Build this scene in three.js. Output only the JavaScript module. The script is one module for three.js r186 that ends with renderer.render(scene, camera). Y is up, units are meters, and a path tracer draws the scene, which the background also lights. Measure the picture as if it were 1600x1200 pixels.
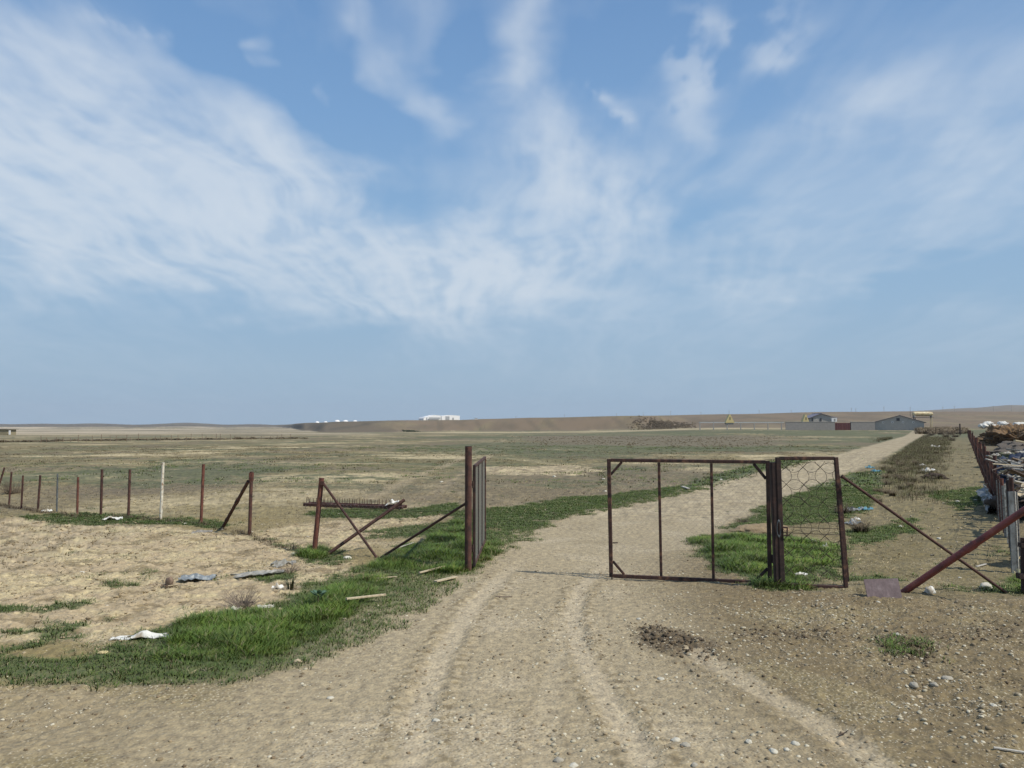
import * as THREE from 'three';
import { mergeGeometries, mergeVertices } from 'three/addons/utils/BufferGeometryUtils.js';
import { ImprovedNoise } from 'three/addons/math/ImprovedNoise.js';

// ---------------------------------------------------------------- camera, sky, sun, exposure
const EYE = 1.9, FOC = 1202, HORIZON = 666;
const PITCH = Math.atan((HORIZON - 600) / FOC);
const scene = new THREE.Scene();
const camera = new THREE.PerspectiveCamera(2 * Math.atan(600 / FOC) * 180 / Math.PI, 4 / 3, 0.1, 9000);
camera.position.set(0, EYE, 0);
camera.rotation.x = PITCH;
scene.add(camera);
const renderer = new THREE.WebGLRenderer({ antialias: true });
renderer.toneMapping = THREE.LinearToneMapping;
renderer.toneMappingExposure = 1.0;
renderer.shadowMap.enabled = true;
renderer.setSize(1024, 768);

const SUN_DIR = new THREE.Vector3(0.585, 0.76, 0.28).normalize();
const sun = new THREE.DirectionalLight(new THREE.Color(1, 0.945, 0.85), 4.2);
sun.position.copy(SUN_DIR).multiplyScalar(120);
sun.castShadow = true;
sun.shadow.radius = 2.5;
sun.shadow.mapSize.set(4096, 4096);
Object.assign(sun.shadow.camera, { left: -60, right: 60, top: 60, bottom: -60, near: 1, far: 300 });
scene.add(sun, sun.target);

// ---------------------------------------------------------------- random numbers and noise
function rng(seed) {
  let a = seed >>> 0;
  return () => { a = (a + 0x6D2B79F5) | 0; let t = Math.imul(a ^ (a >>> 15), 1 | a); t = (t + Math.imul(t ^ (t >>> 7), 61 | t)) ^ t; return ((t ^ (t >>> 14)) >>> 0) / 4294967296; };
}
const PERM = new Uint8Array(1024), GX = new Float32Array(256), GY = new Float32Array(256);
{
  const r = rng(77), p = [...Array(256).keys()];
  for (let i = 255; i > 0; i--) { const j = Math.floor(r() * (i + 1)); [p[i], p[j]] = [p[j], p[i]]; }
  for (let i = 0; i < 1024; i++) PERM[i] = p[i & 255];
  for (let i = 0; i < 256; i++) { const a = r() * Math.PI * 2; GX[i] = Math.cos(a) * 1.5; GY[i] = Math.sin(a) * 1.5; }
}
function n2(x, y) {
  const xi = Math.floor(x), yi = Math.floor(y), fx = x - xi, fy = y - yi, X = xi & 255, Y = yi & 255;
  const u = fx * fx * fx * (fx * (fx * 6 - 15) + 10), v = fy * fy * fy * (fy * (fy * 6 - 15) + 10);
  const X1 = (X + 1) & 255, a = PERM[X] + Y, b = PERM[X1] + Y, Y1 = (Y + 1) & 255;
  const h00 = PERM[a], h10 = PERM[b], h01 = PERM[PERM[X] + Y1], h11 = PERM[PERM[X1] + Y1];
  const n00 = GX[h00] * fx + GY[h00] * fy, n10 = GX[h10] * (fx - 1) + GY[h10] * fy;
  const n01 = GX[h01] * fx + GY[h01] * (fy - 1), n11 = GX[h11] * (fx - 1) + GY[h11] * (fy - 1);
  return (n00 + (n10 - n00) * u) + ((n01 + (n11 - n01) * u) - (n00 + (n10 - n00) * u)) * v;
}
function n2p(x, y, p) {   // the same noise, repeating after p cells both ways
  const xi = Math.floor(x), yi = Math.floor(y), fx = x - xi, fy = y - yi;
  const X = ((xi % p) + p) % p, Y = ((yi % p) + p) % p, X1 = (X + 1) % p, Y1 = (Y + 1) % p;
  const u = fx * fx * (3 - 2 * fx), v = fy * fy * (3 - 2 * fy);
  const h = (i, j) => PERM[PERM[i & 255] + (j & 255)];
  const a = h(X, Y), b = h(X1, Y), c = h(X, Y1), d = h(X1, Y1);
  const n00 = GX[a] * fx + GY[a] * fy, n10 = GX[b] * (fx - 1) + GY[b] * fy, n01 = GX[c] * fx + GY[c] * (fy - 1), n11 = GX[d] * (fx - 1) + GY[d] * (fy - 1);
  return (n00 + (n10 - n00) * u) * (1 - v) + (n01 + (n11 - n01) * u) * v;
}
function fbm(x, y, o) {
  let s = 0, a = 0.5;
  for (let i = 0; i < o; i++) { s += a * n2(x, y); const t = x * 1.6 - y * 1.2 + 17.3; y = x * 1.2 + y * 1.6 + 5.1; x = t; a *= 0.5; }
  return s;
}
const clamp = (x, a = 0, b = 1) => x < a ? a : x > b ? b : x;
const smooth = (a, b, x) => { const t = clamp((x - a) / (b - a)); return t * t * (3 - 2 * t); };
const lerp = (a, b, t) => a + (b - a) * t;
function piecewise(list, x) {
  if (x <= list[0][0]) return list[0][1];
  for (let i = 1; i < list.length; i++) if (x <= list[i][0]) { const t = (x - list[i - 1][0]) / (list[i][0] - list[i - 1][0]); return lerp(list[i - 1][1], list[i][1], t * t * (3 - 2 * t)); }
  return list[list.length - 1][1];
}
// a point of the place from where the photograph shows it: at a depth, or on the level ground
const CP = Math.cos(PITCH), SP = Math.sin(PITCH);
function at(px, py, depth) {
  const u = (px - 800) / FOC, v = (600 - py) / FOC, k = depth / (CP - v * SP);
  return new THREE.Vector3(u * k, EYE + (v * CP + SP) * k, -depth);
}
function flat(px, py) {
  const u = (px - 800) / FOC, v = (600 - py) / FOC, k = -EYE / (v * CP + SP);
  return [u * k, (v * SP - CP) * k];
}

// ---------------------------------------------------------------- the sky: clear air with thin high cloud
{
  const W = 4096, HH = 2048, data = new Float32Array(W * HH * 4);
  const grad = [[0, .335, .462, .585], [4, .335, .480, .622], [9, .290, .462, .655], [15, .242, .422, .660], [22, .188, .356, .620], [30, .142, .288, .548], [45, .10, .215, .46], [90, .07, .16, .38]];
  const strokes = [];
  const dirOf = (px, py) => { const p = at(px, py, 10); p.y -= EYE; return [Math.atan2(p.x, -p.z) * 180 / Math.PI, Math.atan2(p.y, Math.hypot(p.x, p.z)) * 180 / Math.PI]; };
  const st = (x0, y0, x1, y1, w, amp, soft = 0) => strokes.push([...dirOf(x0, y0), ...dirOf(x1, y1), w / 21, amp, soft]);
  // the broad veil from the upper left down to the middle
  st(-250, 150, 150, 225, 80, .62); st(60, 230, 420, 330, 85, .85); st(380, 330, 620, 400, 75, .75); st(560, 410, 800, 445, 60, .62); st(760, 420, 1000, 300, 75, .62);
  st(-150, 330, 250, 430, 60, .5); st(80, 420, 480, 470, 45, .6); st(250, 120, 470, 220, 55, .5); st(-100, 60, 160, 90, 70, .42); st(430, 230, 560, 270, 45, .42);
  st(880, 250, 980, 330, 50, .5); st(620, 470, 760, 460, 30, .5); st(820, 200, 850, 420, 90, .3);
  st(-250, 240, -100, 400, 200, .5);
  // feathers and puffs near the top
  st(545, -60, 610, 80, 20, .50, 1); st(610, 80, 700, 190, 22, .42, 1); st(640, -40, 665, 130, 30, .36, 1); st(815, -40, 770, 100, 26, .52, 1); st(775, 100, 850, 250, 36, .34, 1);
  st(1045, 70, 1085, 115, 26, .62, 2); st(1070, 10, 1110, 20, 17, .55, 2); st(1195, 70, 1215, 68, 20, .6, 2); st(1190, 10, 1210, 22, 28, .45, 2); st(925, 118, 940, 128, 14, .55, 2); st(960, 165, 975, 172, 17, .62, 2); st(1062, 140, 1090, 185, 24, .5, 2);
  st(205, 22, 235, 38, 18, .5, 2); st(395, 40, 400, 42, 12, .45, 2); st(400, 82, 420, 80, 18, .42, 2); st(520, 125, 540, 138, 18, .36, 2);
  // the soft bands to the right
  st(1150, 245, 1420, 165, 38, .36, 1); st(1400, 170, 1750, 80, 60, .34, 1); st(1470, 245, 1800, 225, 38, .46, 1); st(1260, 300, 1480, 292, 42, .48, 1); st(1180, 345, 1560, 350, 40, .30, 1);
  st(1090, 455, 1300, 432, 26, .52, 1); st(900, 470, 1120, 470, 50, .30, 1); st(1500, 520, 1900, 510, 60, .26, 1); st(700, 520, 1100, 560, 70, .24, 1); st(1000, 380, 1500, 385, 22, .2, 1);
  // the clear holes
  st(330, 90, 560, 180, 60, -.5); st(600, 330, 690, 355, 38, -.55); st(700, 40, 740, 200, 50, -.25); st(1040, 290, 1120, 330, 60, -.3); st(230, 480, 560, 515, 36, -.3); st(1350, 430, 1700, 420, 40, -.2); st(880, 60, 1000, 60, 50, -.2);
  const inView = new Float32Array(strokes.length * 4);
  for (let j = HH / 2 - 2; j < HH; j++) {
    const el = ((j + 0.5) / HH - 0.5) * 180, ce = Math.cos(el * Math.PI / 180), se = Math.sin(el * Math.PI / 180);
    let g = grad.length - 2; for (let k = 0; k < grad.length - 1; k++) if (el <= grad[k + 1][0]) { g = k; break; }
    const t = clamp((el - grad[g][0]) / (grad[g + 1][0] - grad[g][0])), R = lerp(grad[g][1], grad[g + 1][1], t), G = lerp(grad[g][2], grad[g + 1][2], t), B = lerp(grad[g][3], grad[g + 1][3], t);
    for (let i = 0; i < W; i++) {
      // three.js equirectangular: u = atan2(z, x) / 2pi + 0.5
      const th = ((i + 0.5) / W - 0.5) * 2 * Math.PI, dx = Math.cos(th) * ce, dz = Math.sin(th) * ce;
      const az = Math.atan2(dx, -dz) * 180 / Math.PI;
      // cloud deck coordinates, so that patches flatten towards the horizon
      const k = 1 / (Math.max(se, 0) + 0.16), X = dx * k, Y = dz * k;
      const wx = fbm(X * 1.1 + 3, Y * 1.1, 3), wy = fbm(X * 1.1 + 40, Y * 1.1 + 9, 3);
      let soft = 0, hard = 0, puff = 0;
      const view = Math.abs(az) < 62 && el < 50;
      if (view) {
        const fx = fbm(X * 6, Y * 6, 4), fy = fbm(X * 6 + 9, Y * 6, 4);
        const qx = az + wx * 6 + 2.2 * fx, qy = el + wy * 3.6 + 1.3 * fy;
        for (const s of strokes) {
          const ax = s[0], ay = s[1], bx = s[2] - ax, by = s[3] - ay, px = qx - ax, py = qy - ay;
          const tt = clamp((px * bx + py * by) / (bx * bx + by * by + 1e-6)), ex = (px - bx * tt) * .8, ey = py - by * tt, q = (ex * ex + ey * ey) / (s[4] * s[4]);
          if (q < 7) { const e = s[5] * Math.exp(-q); if (s[6] === 1) soft += e; else if (s[6] === 2) puff += e; else hard += e; }
        }
      }
      const edge = view ? smooth(62, 46, Math.abs(az)) * smooth(50, 40, el) : 0;
      const far = (1 - edge) * (0.30 + .5 * fbm(X * .9 + 7, Y * .9 + 2, 3));
      // fine structure: streets of cloud running away from the viewer, lumps and small ripples
      const streak = .75 * fbm(X * 6 + wx * 1.6, Y * 1.1 + wy * .9, 6) + .5 * fbm(X * 15 + wx * 3, Y * 2.2 + wy * 1.5, 5), ripple = fbm(X * 15 + wy * 4, Y * 11 + wx * 4, 4);
      const lump = fbm(X * 3.4 + wx * 1.6, Y * 2.2 + wy * 1.6 + 3, 6);
      const T = clamp(.5 + 1.25 * streak + .8 * lump + .55 * ripple, 0, 1.5);
      let c = (hard * edge + far) * (.24 + .54 * T) * .86 + soft * edge * (.40 + .55 * T) * .72 + puff * edge * smooth(.05, .85, T + .4 * ripple + .1) * .60;
      c += .10 * clamp(.25 + streak + lump);
      const low = smooth(2, 13, el);
      c *= lerp(.25, 1, low);
      c = clamp(c, 0, 1.4); c = c < .8 ? c : .8 + (c - .8) * .4;
      const a = clamp(1 - Math.exp(-c * 1.5));
      // the air towards the right is a little paler, as in the picture, by the sun's side
      const pale = .5 + .5 * (dx * SUN_DIR.x + dz * SUN_DIR.z) / .65, w2 = clamp(pale) * .13 * (1 - smooth(10, 60, el));
      let r = R + (.50 - R) * w2, gg = G + (.585 - G) * w2, b = B + (.66 - B) * w2;
      const cr = .70, cg = .765, cb = .835;
      r += (cr - r) * a; gg += (cg - gg) * a; b += (cb - b) * a;
      const o = (j * W + i) * 4;
      data[o] = r; data[o + 1] = gg; data[o + 2] = b; data[o + 3] = 1;
    }
  }
  for (let j = 0; j < HH / 2 - 2; j++) for (let i = 0; i < W; i++) { const o = (j * W + i) * 4; data[o] = .2; data[o + 1] = .17; data[o + 2] = .12; data[o + 3] = 1; }
  const sky = new THREE.DataTexture(data, W, HH, THREE.RGBAFormat, THREE.FloatType);
  sky.mapping = THREE.EquirectangularReflectionMapping;
  sky.magFilter = THREE.LinearFilter; sky.minFilter = THREE.LinearFilter; sky.needsUpdate = true;
  scene.background = sky; scene.environment = sky;
}

// ---------------------------------------------------------------- helpers that make named things
const taken = new Set();
function numbered(name) { if (!taken.has(name)) { taken.add(name); return name; } for (let i = 1; ; i++) { const n = name + '_' + String(i).padStart(3, '0'); if (!taken.has(n)) { taken.add(n); return n; } } }
function tag(o, label, category, group, kind) {
  o.userData.label = label;
  if (category) o.userData.category = category;
  if (group) o.userData.group = group;
  if (kind) o.userData.kind = kind;
  return o;
}
function shadowed(o) { o.castShadow = true; o.receiveShadow = true; return o; }
function obj(name, geo, mat, parent = scene) {
  const g = Array.isArray(geo) ? (geo.length > 1 ? mergeGeometries(geo) : geo[0]) : geo;
  const m = shadowed(new THREE.Mesh(g, mat));
  m.name = parent === scene ? numbered(name) : name;
  parent.add(m);
  return m;
}
function thing(name, label, category, group, x = 0, y = 0, z = 0, turn = 0) {
  const o = new THREE.Group(); o.name = numbered(name); scene.add(o);
  o.position.set(x, y, z); o.rotation.y = turn;
  return tag(o, label, category, group);
}
const V = (x, y, z) => new THREE.Vector3(x, y, z);
const UPV = V(0, 1, 0);
function scaleUV(g, su, sv) { const uv = g.attributes.uv; for (let i = 0; i < uv.count; i++) uv.setXY(i, uv.getX(i) * su, uv.getY(i) * sv); return g; }
// a pipe from a to b
function pipe(a, b, r, seg = 10, r2 = r) {
  const L = a.distanceTo(b), g = scaleUV(new THREE.CylinderGeometry(r2, r, L, seg, Math.max(1, Math.round(L / .25))), Math.max(r * 6.28, .1), L);
  g.applyQuaternion(new THREE.Quaternion().setFromUnitVectors(UPV, b.clone().sub(a).normalize()));
  g.translate((a.x + b.x) / 2, (a.y + b.y) / 2, (a.z + b.z) / 2);
  return g;
}
// a bar of rectangular section with chamfered long edges from a to b; w runs across, t along "face"
function bar(a, b, w, t, face = V(0, 0, 1)) {
  const d = b.clone().sub(a), L = d.length(); d.normalize();
  const f = face.clone().addScaledVector(d, -face.dot(d)).normalize(), s = new THREE.Vector3().crossVectors(f, d);
  const c = Math.min(w, t) * .16, sh = new THREE.Shape();
  const hw = w / 2, ht = t / 2;
  [[-hw + c, -ht], [hw - c, -ht], [hw, -ht + c], [hw, ht - c], [hw - c, ht], [-hw + c, ht], [-hw, ht - c], [-hw, -ht + c]].forEach(([x, y], i) => i ? sh.lineTo(x, y) : sh.moveTo(x, y));
  const g = new THREE.ExtrudeGeometry(sh, { depth: L, bevelEnabled: false, steps: Math.max(1, Math.round(L / .4)) });
  g.applyMatrix4(new THREE.Matrix4().makeBasis(s, f, d).setPosition(a));
  return g;
}
function box(w, h, d, x = 0, y = 0, z = 0) { const g = new THREE.BoxGeometry(w, h, d); g.translate(x, y, z); return g; }
const imp = new ImprovedNoise();
// a closed lump with an uneven, creased skin
function lump(w, h, d, seed, detail = 3, rough = .25, crease = 0) {
  let g = new THREE.IcosahedronGeometry(1, detail); g.deleteAttribute('normal'); g.deleteAttribute('uv'); g = mergeVertices(g, 1e-4);
  const p = g.attributes.position, v = V(0, 0, 0), s = seed * 7.31;
  for (let i = 0; i < p.count; i++) {
    v.fromBufferAttribute(p, i);
    let k = 1 + rough * imp.noise(v.x * 1.4 + s, v.y * 1.4, v.z * 1.4) * 1.4 + rough * .6 * imp.noise(v.x * 3.1 + s, v.y * 3.1 + 5, v.z * 3.1);
    if (crease) k += crease * (.5 - Math.abs(imp.noise(v.x * 3.3 + s, v.y * 3.3, v.z * 3.3 + 9)) * 2) + crease * .5 * (.5 - Math.abs(imp.noise(v.x * 7 + s, v.y * 7, v.z * 7)) * 2);
    p.setXYZ(i, v.x * k * w / 2, v.y * k * h / 2, v.z * k * d / 2);
  }
  { const uv = new Float32Array(p.count * 2); for (let i = 0; i < p.count; i++) { uv[i * 2] = p.getX(i) + .5 * p.getY(i); uv[i * 2 + 1] = p.getZ(i) + .5 * p.getY(i); } g.setAttribute('uv', new THREE.BufferAttribute(uv, 2)); }
  g.computeVertexNormals();
  return g;
}
// a crumpled sheet of film or tin, with a thickness of its own; ragged edges
function sheet(w, d, h, seed, n = 12, m = 12, thick = .006, ragged = .12) {
  const pos = [], idx = [], uvs = [], s = seed * 3.7, S = (n + 1) * (m + 1);
  for (const side of [0, 1]) for (let j = 0; j <= m; j++) for (let i = 0; i <= n; i++) {
    const u = i / n - .5, v = j / m - .5;
    const e = ragged * n2(u * 5 + s, v * 5 + s * 2), x = u * w * (1 + e) + .1 * h * n2(u * 9 + s, v * 9), z = v * d * (1 + ragged * n2(u * 5 + s + 30, v * 5)) + .1 * h * n2(u * 9 + s + 9, v * 9);
    const fold = Math.abs(n2(u * 2.2 + s, v * 2.6 - s)) * 1.3 + .6 * Math.abs(n2(u * 5.3 + s, v * 4.7 + s)) + .25 * Math.abs(n2(u * 11 + s, v * 12));
    const y = h * fold * (1 - .55 * Math.max(Math.abs(u), Math.abs(v)) * 2) + .01;
    pos.push(x, side ? y - thick : y, z); uvs.push(u * w, v * d);
  }
  for (let j = 0; j < m; j++) for (let i = 0; i < n; i++) { const a = j * (n + 1) + i, b = a + 1, c = a + n + 1, e = c + 1; idx.push(a, c, b, b, c, e, a + S, b + S, c + S, b + S, e + S, c + S); }
  const rim = (a, b) => idx.push(a, b, a + S, b, b + S, a + S);
  for (let i = 0; i < n; i++) { rim(i, i + 1); rim(m * (n + 1) + i + 1, m * (n + 1) + i); }
  for (let j = 0; j < m; j++) { rim((j + 1) * (n + 1), j * (n + 1)); rim(j * (n + 1) + n, (j + 1) * (n + 1) + n); }
  const g = new THREE.BufferGeometry();
  g.setAttribute('position', new THREE.Float32BufferAttribute(pos, 3)); g.setAttribute('uv', new THREE.Float32BufferAttribute(uvs, 2)); g.setIndex(idx);
  const o = g.toNonIndexed(); o.computeVertexNormals(); return o;
}
const lin = (c) => c <= .0031308 ? c * 12.92 : 1.055 * Math.pow(c, 1 / 2.4) - .055;
const SR = new Uint8Array(4097); for (let i = 0; i <= 4096; i++) SR[i] = Math.round(lin(i / 4096) * 255);
const toByte = (c) => SR[clamp(c) * 4096 | 0];
function colourTexture(n, fn) {
  const d = new Uint8Array(n * n * 4), c = [0, 0, 0];
  for (let j = 0; j < n; j++) for (let i = 0; i < n; i++) { fn(i / n, j / n, c); const o = (j * n + i) * 4; d[o] = toByte(c[0]); d[o + 1] = toByte(c[1]); d[o + 2] = toByte(c[2]); d[o + 3] = 255; }
  const t = new THREE.DataTexture(d, n, n, THREE.RGBAFormat); t.colorSpace = THREE.SRGBColorSpace; return finish(t);
}
function greyTexture(n, fn) {
  const d = new Uint8Array(n * n * 4);
  for (let j = 0; j < n; j++) for (let i = 0; i < n; i++) { const o = (j * n + i) * 4; d[o] = d[o + 1] = d[o + 2] = clamp(fn(i / n, j / n)) * 255; d[o + 3] = 255; }
  return finish(new THREE.DataTexture(d, n, n, THREE.RGBAFormat));
}
function finish(t) { t.wrapS = t.wrapT = THREE.RepeatWrapping; t.magFilter = THREE.LinearFilter; t.minFilter = THREE.LinearMipmapLinearFilter; t.generateMipmaps = true; t.needsUpdate = true; return t; }
const mix3 = (c, a, b, t) => { c[0] = lerp(a[0], b[0], t); c[1] = lerp(a[1], b[1], t); c[2] = lerp(a[2], b[2], t); };
const mixTo = (c, b, t) => { if (t > 0) { c[0] += (b[0] - c[0]) * t; c[1] += (b[1] - c[1]) * t; c[2] += (b[2] - c[2]) * t; } };

// ---------------------------------------------------------------- where the ground is what
const GX0 = -17, GZ0 = -46, CELL = .06, GW = Math.round(34 / CELL), GH = Math.round(44.5 / CELL);   // a plan of the near ground: 34 m wide, 44.5 m deep
const poly = (...p) => { const o = []; for (let i = 0; i < p.length; i += 2) o.push(flat(p[i], p[i + 1])); return o; };
function plan(list, blur = 3) {
  const a = new Float32Array(GW * GH);
  for (const [w, pts] of list) {
    let x0 = 1e9, x1 = -1e9, z0 = 1e9, z1 = -1e9;
    for (const [x, z] of pts) { x0 = Math.min(x0, x); x1 = Math.max(x1, x); z0 = Math.min(z0, z); z1 = Math.max(z1, z); }
    const i0 = Math.max(0, Math.floor((x0 - GX0) / CELL)), i1 = Math.min(GW - 1, Math.ceil((x1 - GX0) / CELL)), j0 = Math.max(0, Math.floor((z0 - GZ0) / CELL)), j1 = Math.min(GH - 1, Math.ceil((z1 - GZ0) / CELL));
    for (let j = j0; j <= j1; j++) for (let i = i0; i <= i1; i++) {
      const x = GX0 + i * CELL, z = GZ0 + j * CELL; let inside = false;
      for (let k = 0, q = pts.length - 1; k < pts.length; q = k++) if ((pts[k][1] > z) !== (pts[q][1] > z) && x < (pts[q][0] - pts[k][0]) * (z - pts[k][1]) / (pts[q][1] - pts[k][1]) + pts[k][0]) inside = !inside;
      if (inside) a[j * GW + i] = Math.max(a[j * GW + i], w);
    }
  }
  const b = new Float32Array(GW * GH);
  for (let pass = 0; pass < 2; pass++) {
    for (let j = 0; j < GH; j++) for (let i = 0; i < GW; i++) { let s = 0; for (let k = -blur; k <= blur; k++) s += a[j * GW + clamp(i + k, 0, GW - 1)]; b[j * GW + i] = s / (2 * blur + 1); }
    for (let j = 0; j < GH; j++) for (let i = 0; i < GW; i++) { let s = 0; for (let k = -blur; k <= blur; k++) s += b[clamp(j + k, 0, GH - 1) * GW + i]; a[j * GW + i] = s / (2 * blur + 1); }
  }
  return a;
}
function look(a, x, z) {
  const fx = (x - GX0) / CELL, fz = (z - GZ0) / CELL, i = Math.floor(fx), j = Math.floor(fz);
  if (i < 0 || j < 0 || i >= GW - 1 || j >= GH - 1) return 0;
  const u = fx - i, v = fz - j, o = j * GW + i;
  return (a[o] * (1 - u) + a[o + 1] * u) * (1 - v) + (a[o + GW] * (1 - u) + a[o + GW + 1] * u) * v;
}
// bare dirt in front of the gate
const YARD = plan([[1, poly(-400, 1062, 0, 1060, 250, 1066, 400, 1052, 480, 1028, 560, 1000, 620, 962, 690, 914, 760, 885, 830, 850, 1075, 842, 1115, 888, 1190, 912, 1290, 930, 1450, 938, 1800, 935, 2300, 1400, -900, 1400)]], 4);
// tall green grass
const LUSH = plan([
  [1, poly(225, 1030, 270, 982, 310, 962, 360, 957, 420, 957, 480, 938, 540, 918, 590, 922, 560, 950, 520, 985, 440, 1020, 320, 1040)], [.75, poly(500, 930, 520, 908, 610, 902, 620, 912, 560, 930)],
  [.75, poly(560, 890, 610, 868, 650, 850, 700, 820, 724, 806, 740, 850, 790, 848, 770, 872, 735, 892, 650, 900)],
  [.8, poly(1072, 842, 1110, 838, 1180, 842, 1260, 850, 1312, 858, 1318, 880, 1270, 896, 1230, 905, 1180, 900, 1115, 886)],
  [1.4, poly(1180, 921, 1196, 904, 1250, 904, 1264, 926)], [1.1, poly(1365, 1010, 1400, 1006, 1450, 1014, 1440, 1026, 1385, 1026)], [.8, poly(1560, 905, 1610, 895, 1640, 930, 1575, 928)],
  [1, poly(455, 870, 490, 855, 525, 862, 500, 880)], [.5, poly(375, 905, 440, 895, 455, 905, 400, 915)],
], 2);
// short green grass and weeds
const SHORT = plan([
  [1, poly(-200, 1015, 60, 1020, 150, 1030, 240, 985, 340, 960, 430, 945, 520, 905, 640, 895, 720, 902, 700, 925, 640, 962, 560, 1002, 430, 1050, 250, 1064, -200, 1062)],
  [.9, poly(540, 895, 600, 870, 660, 842, 720, 800, 800, 792, 870, 782, 880, 800, 850, 822, 800, 855, 740, 895, 650, 902)],
  [.9, poly(820, 800, 880, 775, 950, 775, 1060, 758, 1195, 722, 1300, 700, 1310, 712, 1200, 738, 1060, 774, 950, 796, 860, 815)],
  [.85, poly(1130, 828, 1200, 784, 1330, 740, 1385, 735, 1370, 775, 1350, 800, 1300, 815, 1240, 822, 1180, 826)],
  [.9, poly(1068, 844, 1110, 834, 1200, 836, 1320, 856, 1330, 884, 1270, 905, 1210, 922, 1110, 890)],
  [.9, poly(1326, 860, 1330, 830, 1400, 815, 1440, 790, 1430, 830, 1370, 850)],
  [1, poly(-100, 953, 60, 945, 110, 955, 90, 968, -100, 970)], [.95, poly(90, 974, 200, 965, 210, 972, 110, 982)], [.9, poly(130, 948, 200, 944, 205, 954, 140, 958)], [1, poly(213, 886, 250, 884, 268, 896, 235, 901)], [.95, poly(145, 911, 205, 912, 195, 922, 150, 921)], [.85, poly(-50, 984, 110, 982, 100, 995, -50, 995)],
  [.8, poly(20, 810, 120, 803, 200, 806, 350, 812, 360, 826, 260, 820, 190, 822, 80, 818)], [.95, poly(395, 900, 450, 890, 460, 905, 380, 918)], [1, poly(460, 868, 500, 858, 560, 872, 530, 882, 470, 880)],
  [.9, poly(480, 795, 640, 795, 720, 785, 720, 800, 640, 812, 500, 806)], [.8, poly(560, 830, 700, 815, 690, 835, 580, 845)],
  [1.1, poly(1360, 1008, 1400, 1003, 1460, 1012, 1445, 1028, 1380, 1028)], [.8, poly(1440, 930, 1560, 912, 1600, 918, 1590, 930)], [.8, poly(1330, 905, 1360, 895, 1420, 900, 1380, 912)], [.5, poly(1520, 855, 1575, 845, 1585, 870, 1540, 880)],
  [.8, poly(1440, 770, 1530, 760, 1545, 790, 1500, 800)], [1.2, poly(1165, 921, 1190, 905, 1262, 905, 1280, 928, 1200, 928)], [1, poly(300, 905, 345, 900, 350, 910, 305, 915)], [1, poly(30, 1000, 110, 996, 130, 1010, 40, 1014)], [.9, poly(330, 935, 372, 930, 360, 944, 325, 942)], [.9, poly(395, 838, 470, 852, 455, 860, 395, 846)],
], 3);
// dark torn-up soil
const CLOD = plan([[.5, poly(1130, 985, 1230, 975, 1250, 1000, 1150, 1010)], [.45, poly(1150, 1040, 1210, 1055, 1200, 1075, 1140, 1060)], [.4, poly(1480, 985, 1600, 970, 1620, 1010, 1500, 1015)], [.45, poly(1270, 1130, 1330, 1140, 1330, 1160, 1280, 1155)], [.4, poly(1500, 1060, 1620, 1040, 1640, 1075, 1540, 1085)], [1, poly(980, 972, 1020, 968, 1070, 985, 1130, 1010, 1120, 1024, 1060, 1022, 1010, 1006)], [.7, poly(1020, 1105, 1040, 1103, 1048, 1118, 1028, 1118)], [.5, poly(1240, 985, 1330, 980, 1340, 1005, 1260, 1010)], [.6, poly(1370, 990, 1470, 1000, 1480, 1040, 1380, 1036)], [.45, poly(900, 985, 925, 985, 930, 1020, 905, 1020)]], 2);
// thick loose stones
const STONY = plan([[1, poly(1010, 1130, 1090, 1130, 1130, 1180, 1090, 1240, 1020, 1200)], [.8, poly(1020, 1050, 1110, 1060, 1120, 1100, 1040, 1090)], [1, poly(1370, 1060, 1520, 1050, 1640, 1090, 1640, 1180, 1480, 1160, 1380, 1130)], [.6, poly(1180, 1110, 1280, 1120, 1290, 1200, 1180, 1200)], [.7, poly(820, 1170, 900, 1165, 900, 1240, 800, 1240)], [.5, poly(980, 960, 1300, 940, 1320, 1010, 1120, 1060, 980, 1010)]], 5);
const STRAW = plan([[1, poly(-400, 815, 60, 812, 250, 822, 380, 838, 480, 870, 560, 890, 500, 912, 430, 945, 330, 958, 230, 985, 120, 1005, -400, 1015)], [.8, poly(640, 830, 730, 800, 715, 795, 560, 810, 430, 822, 400, 850, 480, 858, 560, 862)], [.6, poly(740, 730, 900, 726, 960, 736, 900, 744, 760, 742)]], 5);

const roadSpine = [[780, 1320, 2.4], [775, 1100, 2.0], [800, 990, 1.8], [850, 905, 1.7], [945, 838, 1.65], [1065, 793, 1.62], [1140, 772, 1.6], [1261, 737, 1.6], [1346, 711, 1.55], [1391, 695, 1.5], [1430, 680.5, 1.5], [1436, 677.4, 1.6]].map(([x, y, w]) => [...flat(x, y), w]);
{ const e = at(1425, 674, 208), f = at(1330, 673, 222), g = at(1250, 673, 224), h = at(1100, 673, 226); for (const p of [e, f, g, h]) roadSpine.push([p.x, p.z, 1.2]); }
function roadDist(x, z) {   // metres outside the road's edge; negative on it
  let best = 1e9;
  for (let i = 1; i < roadSpine.length; i++) {
    const a = roadSpine[i - 1], b = roadSpine[i], bx = b[0] - a[0], bz = b[1] - a[1];
    const t = clamp(((x - a[0]) * bx + (z - a[1]) * bz) / (bx * bx + bz * bz)), dx = x - a[0] - bx * t, dz = z - a[1] - bz * t, d = Math.sqrt(dx * dx + dz * dz) - lerp(a[2], b[2], t);
    if (d < best) best = d;
  }
  return best;
}
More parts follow.
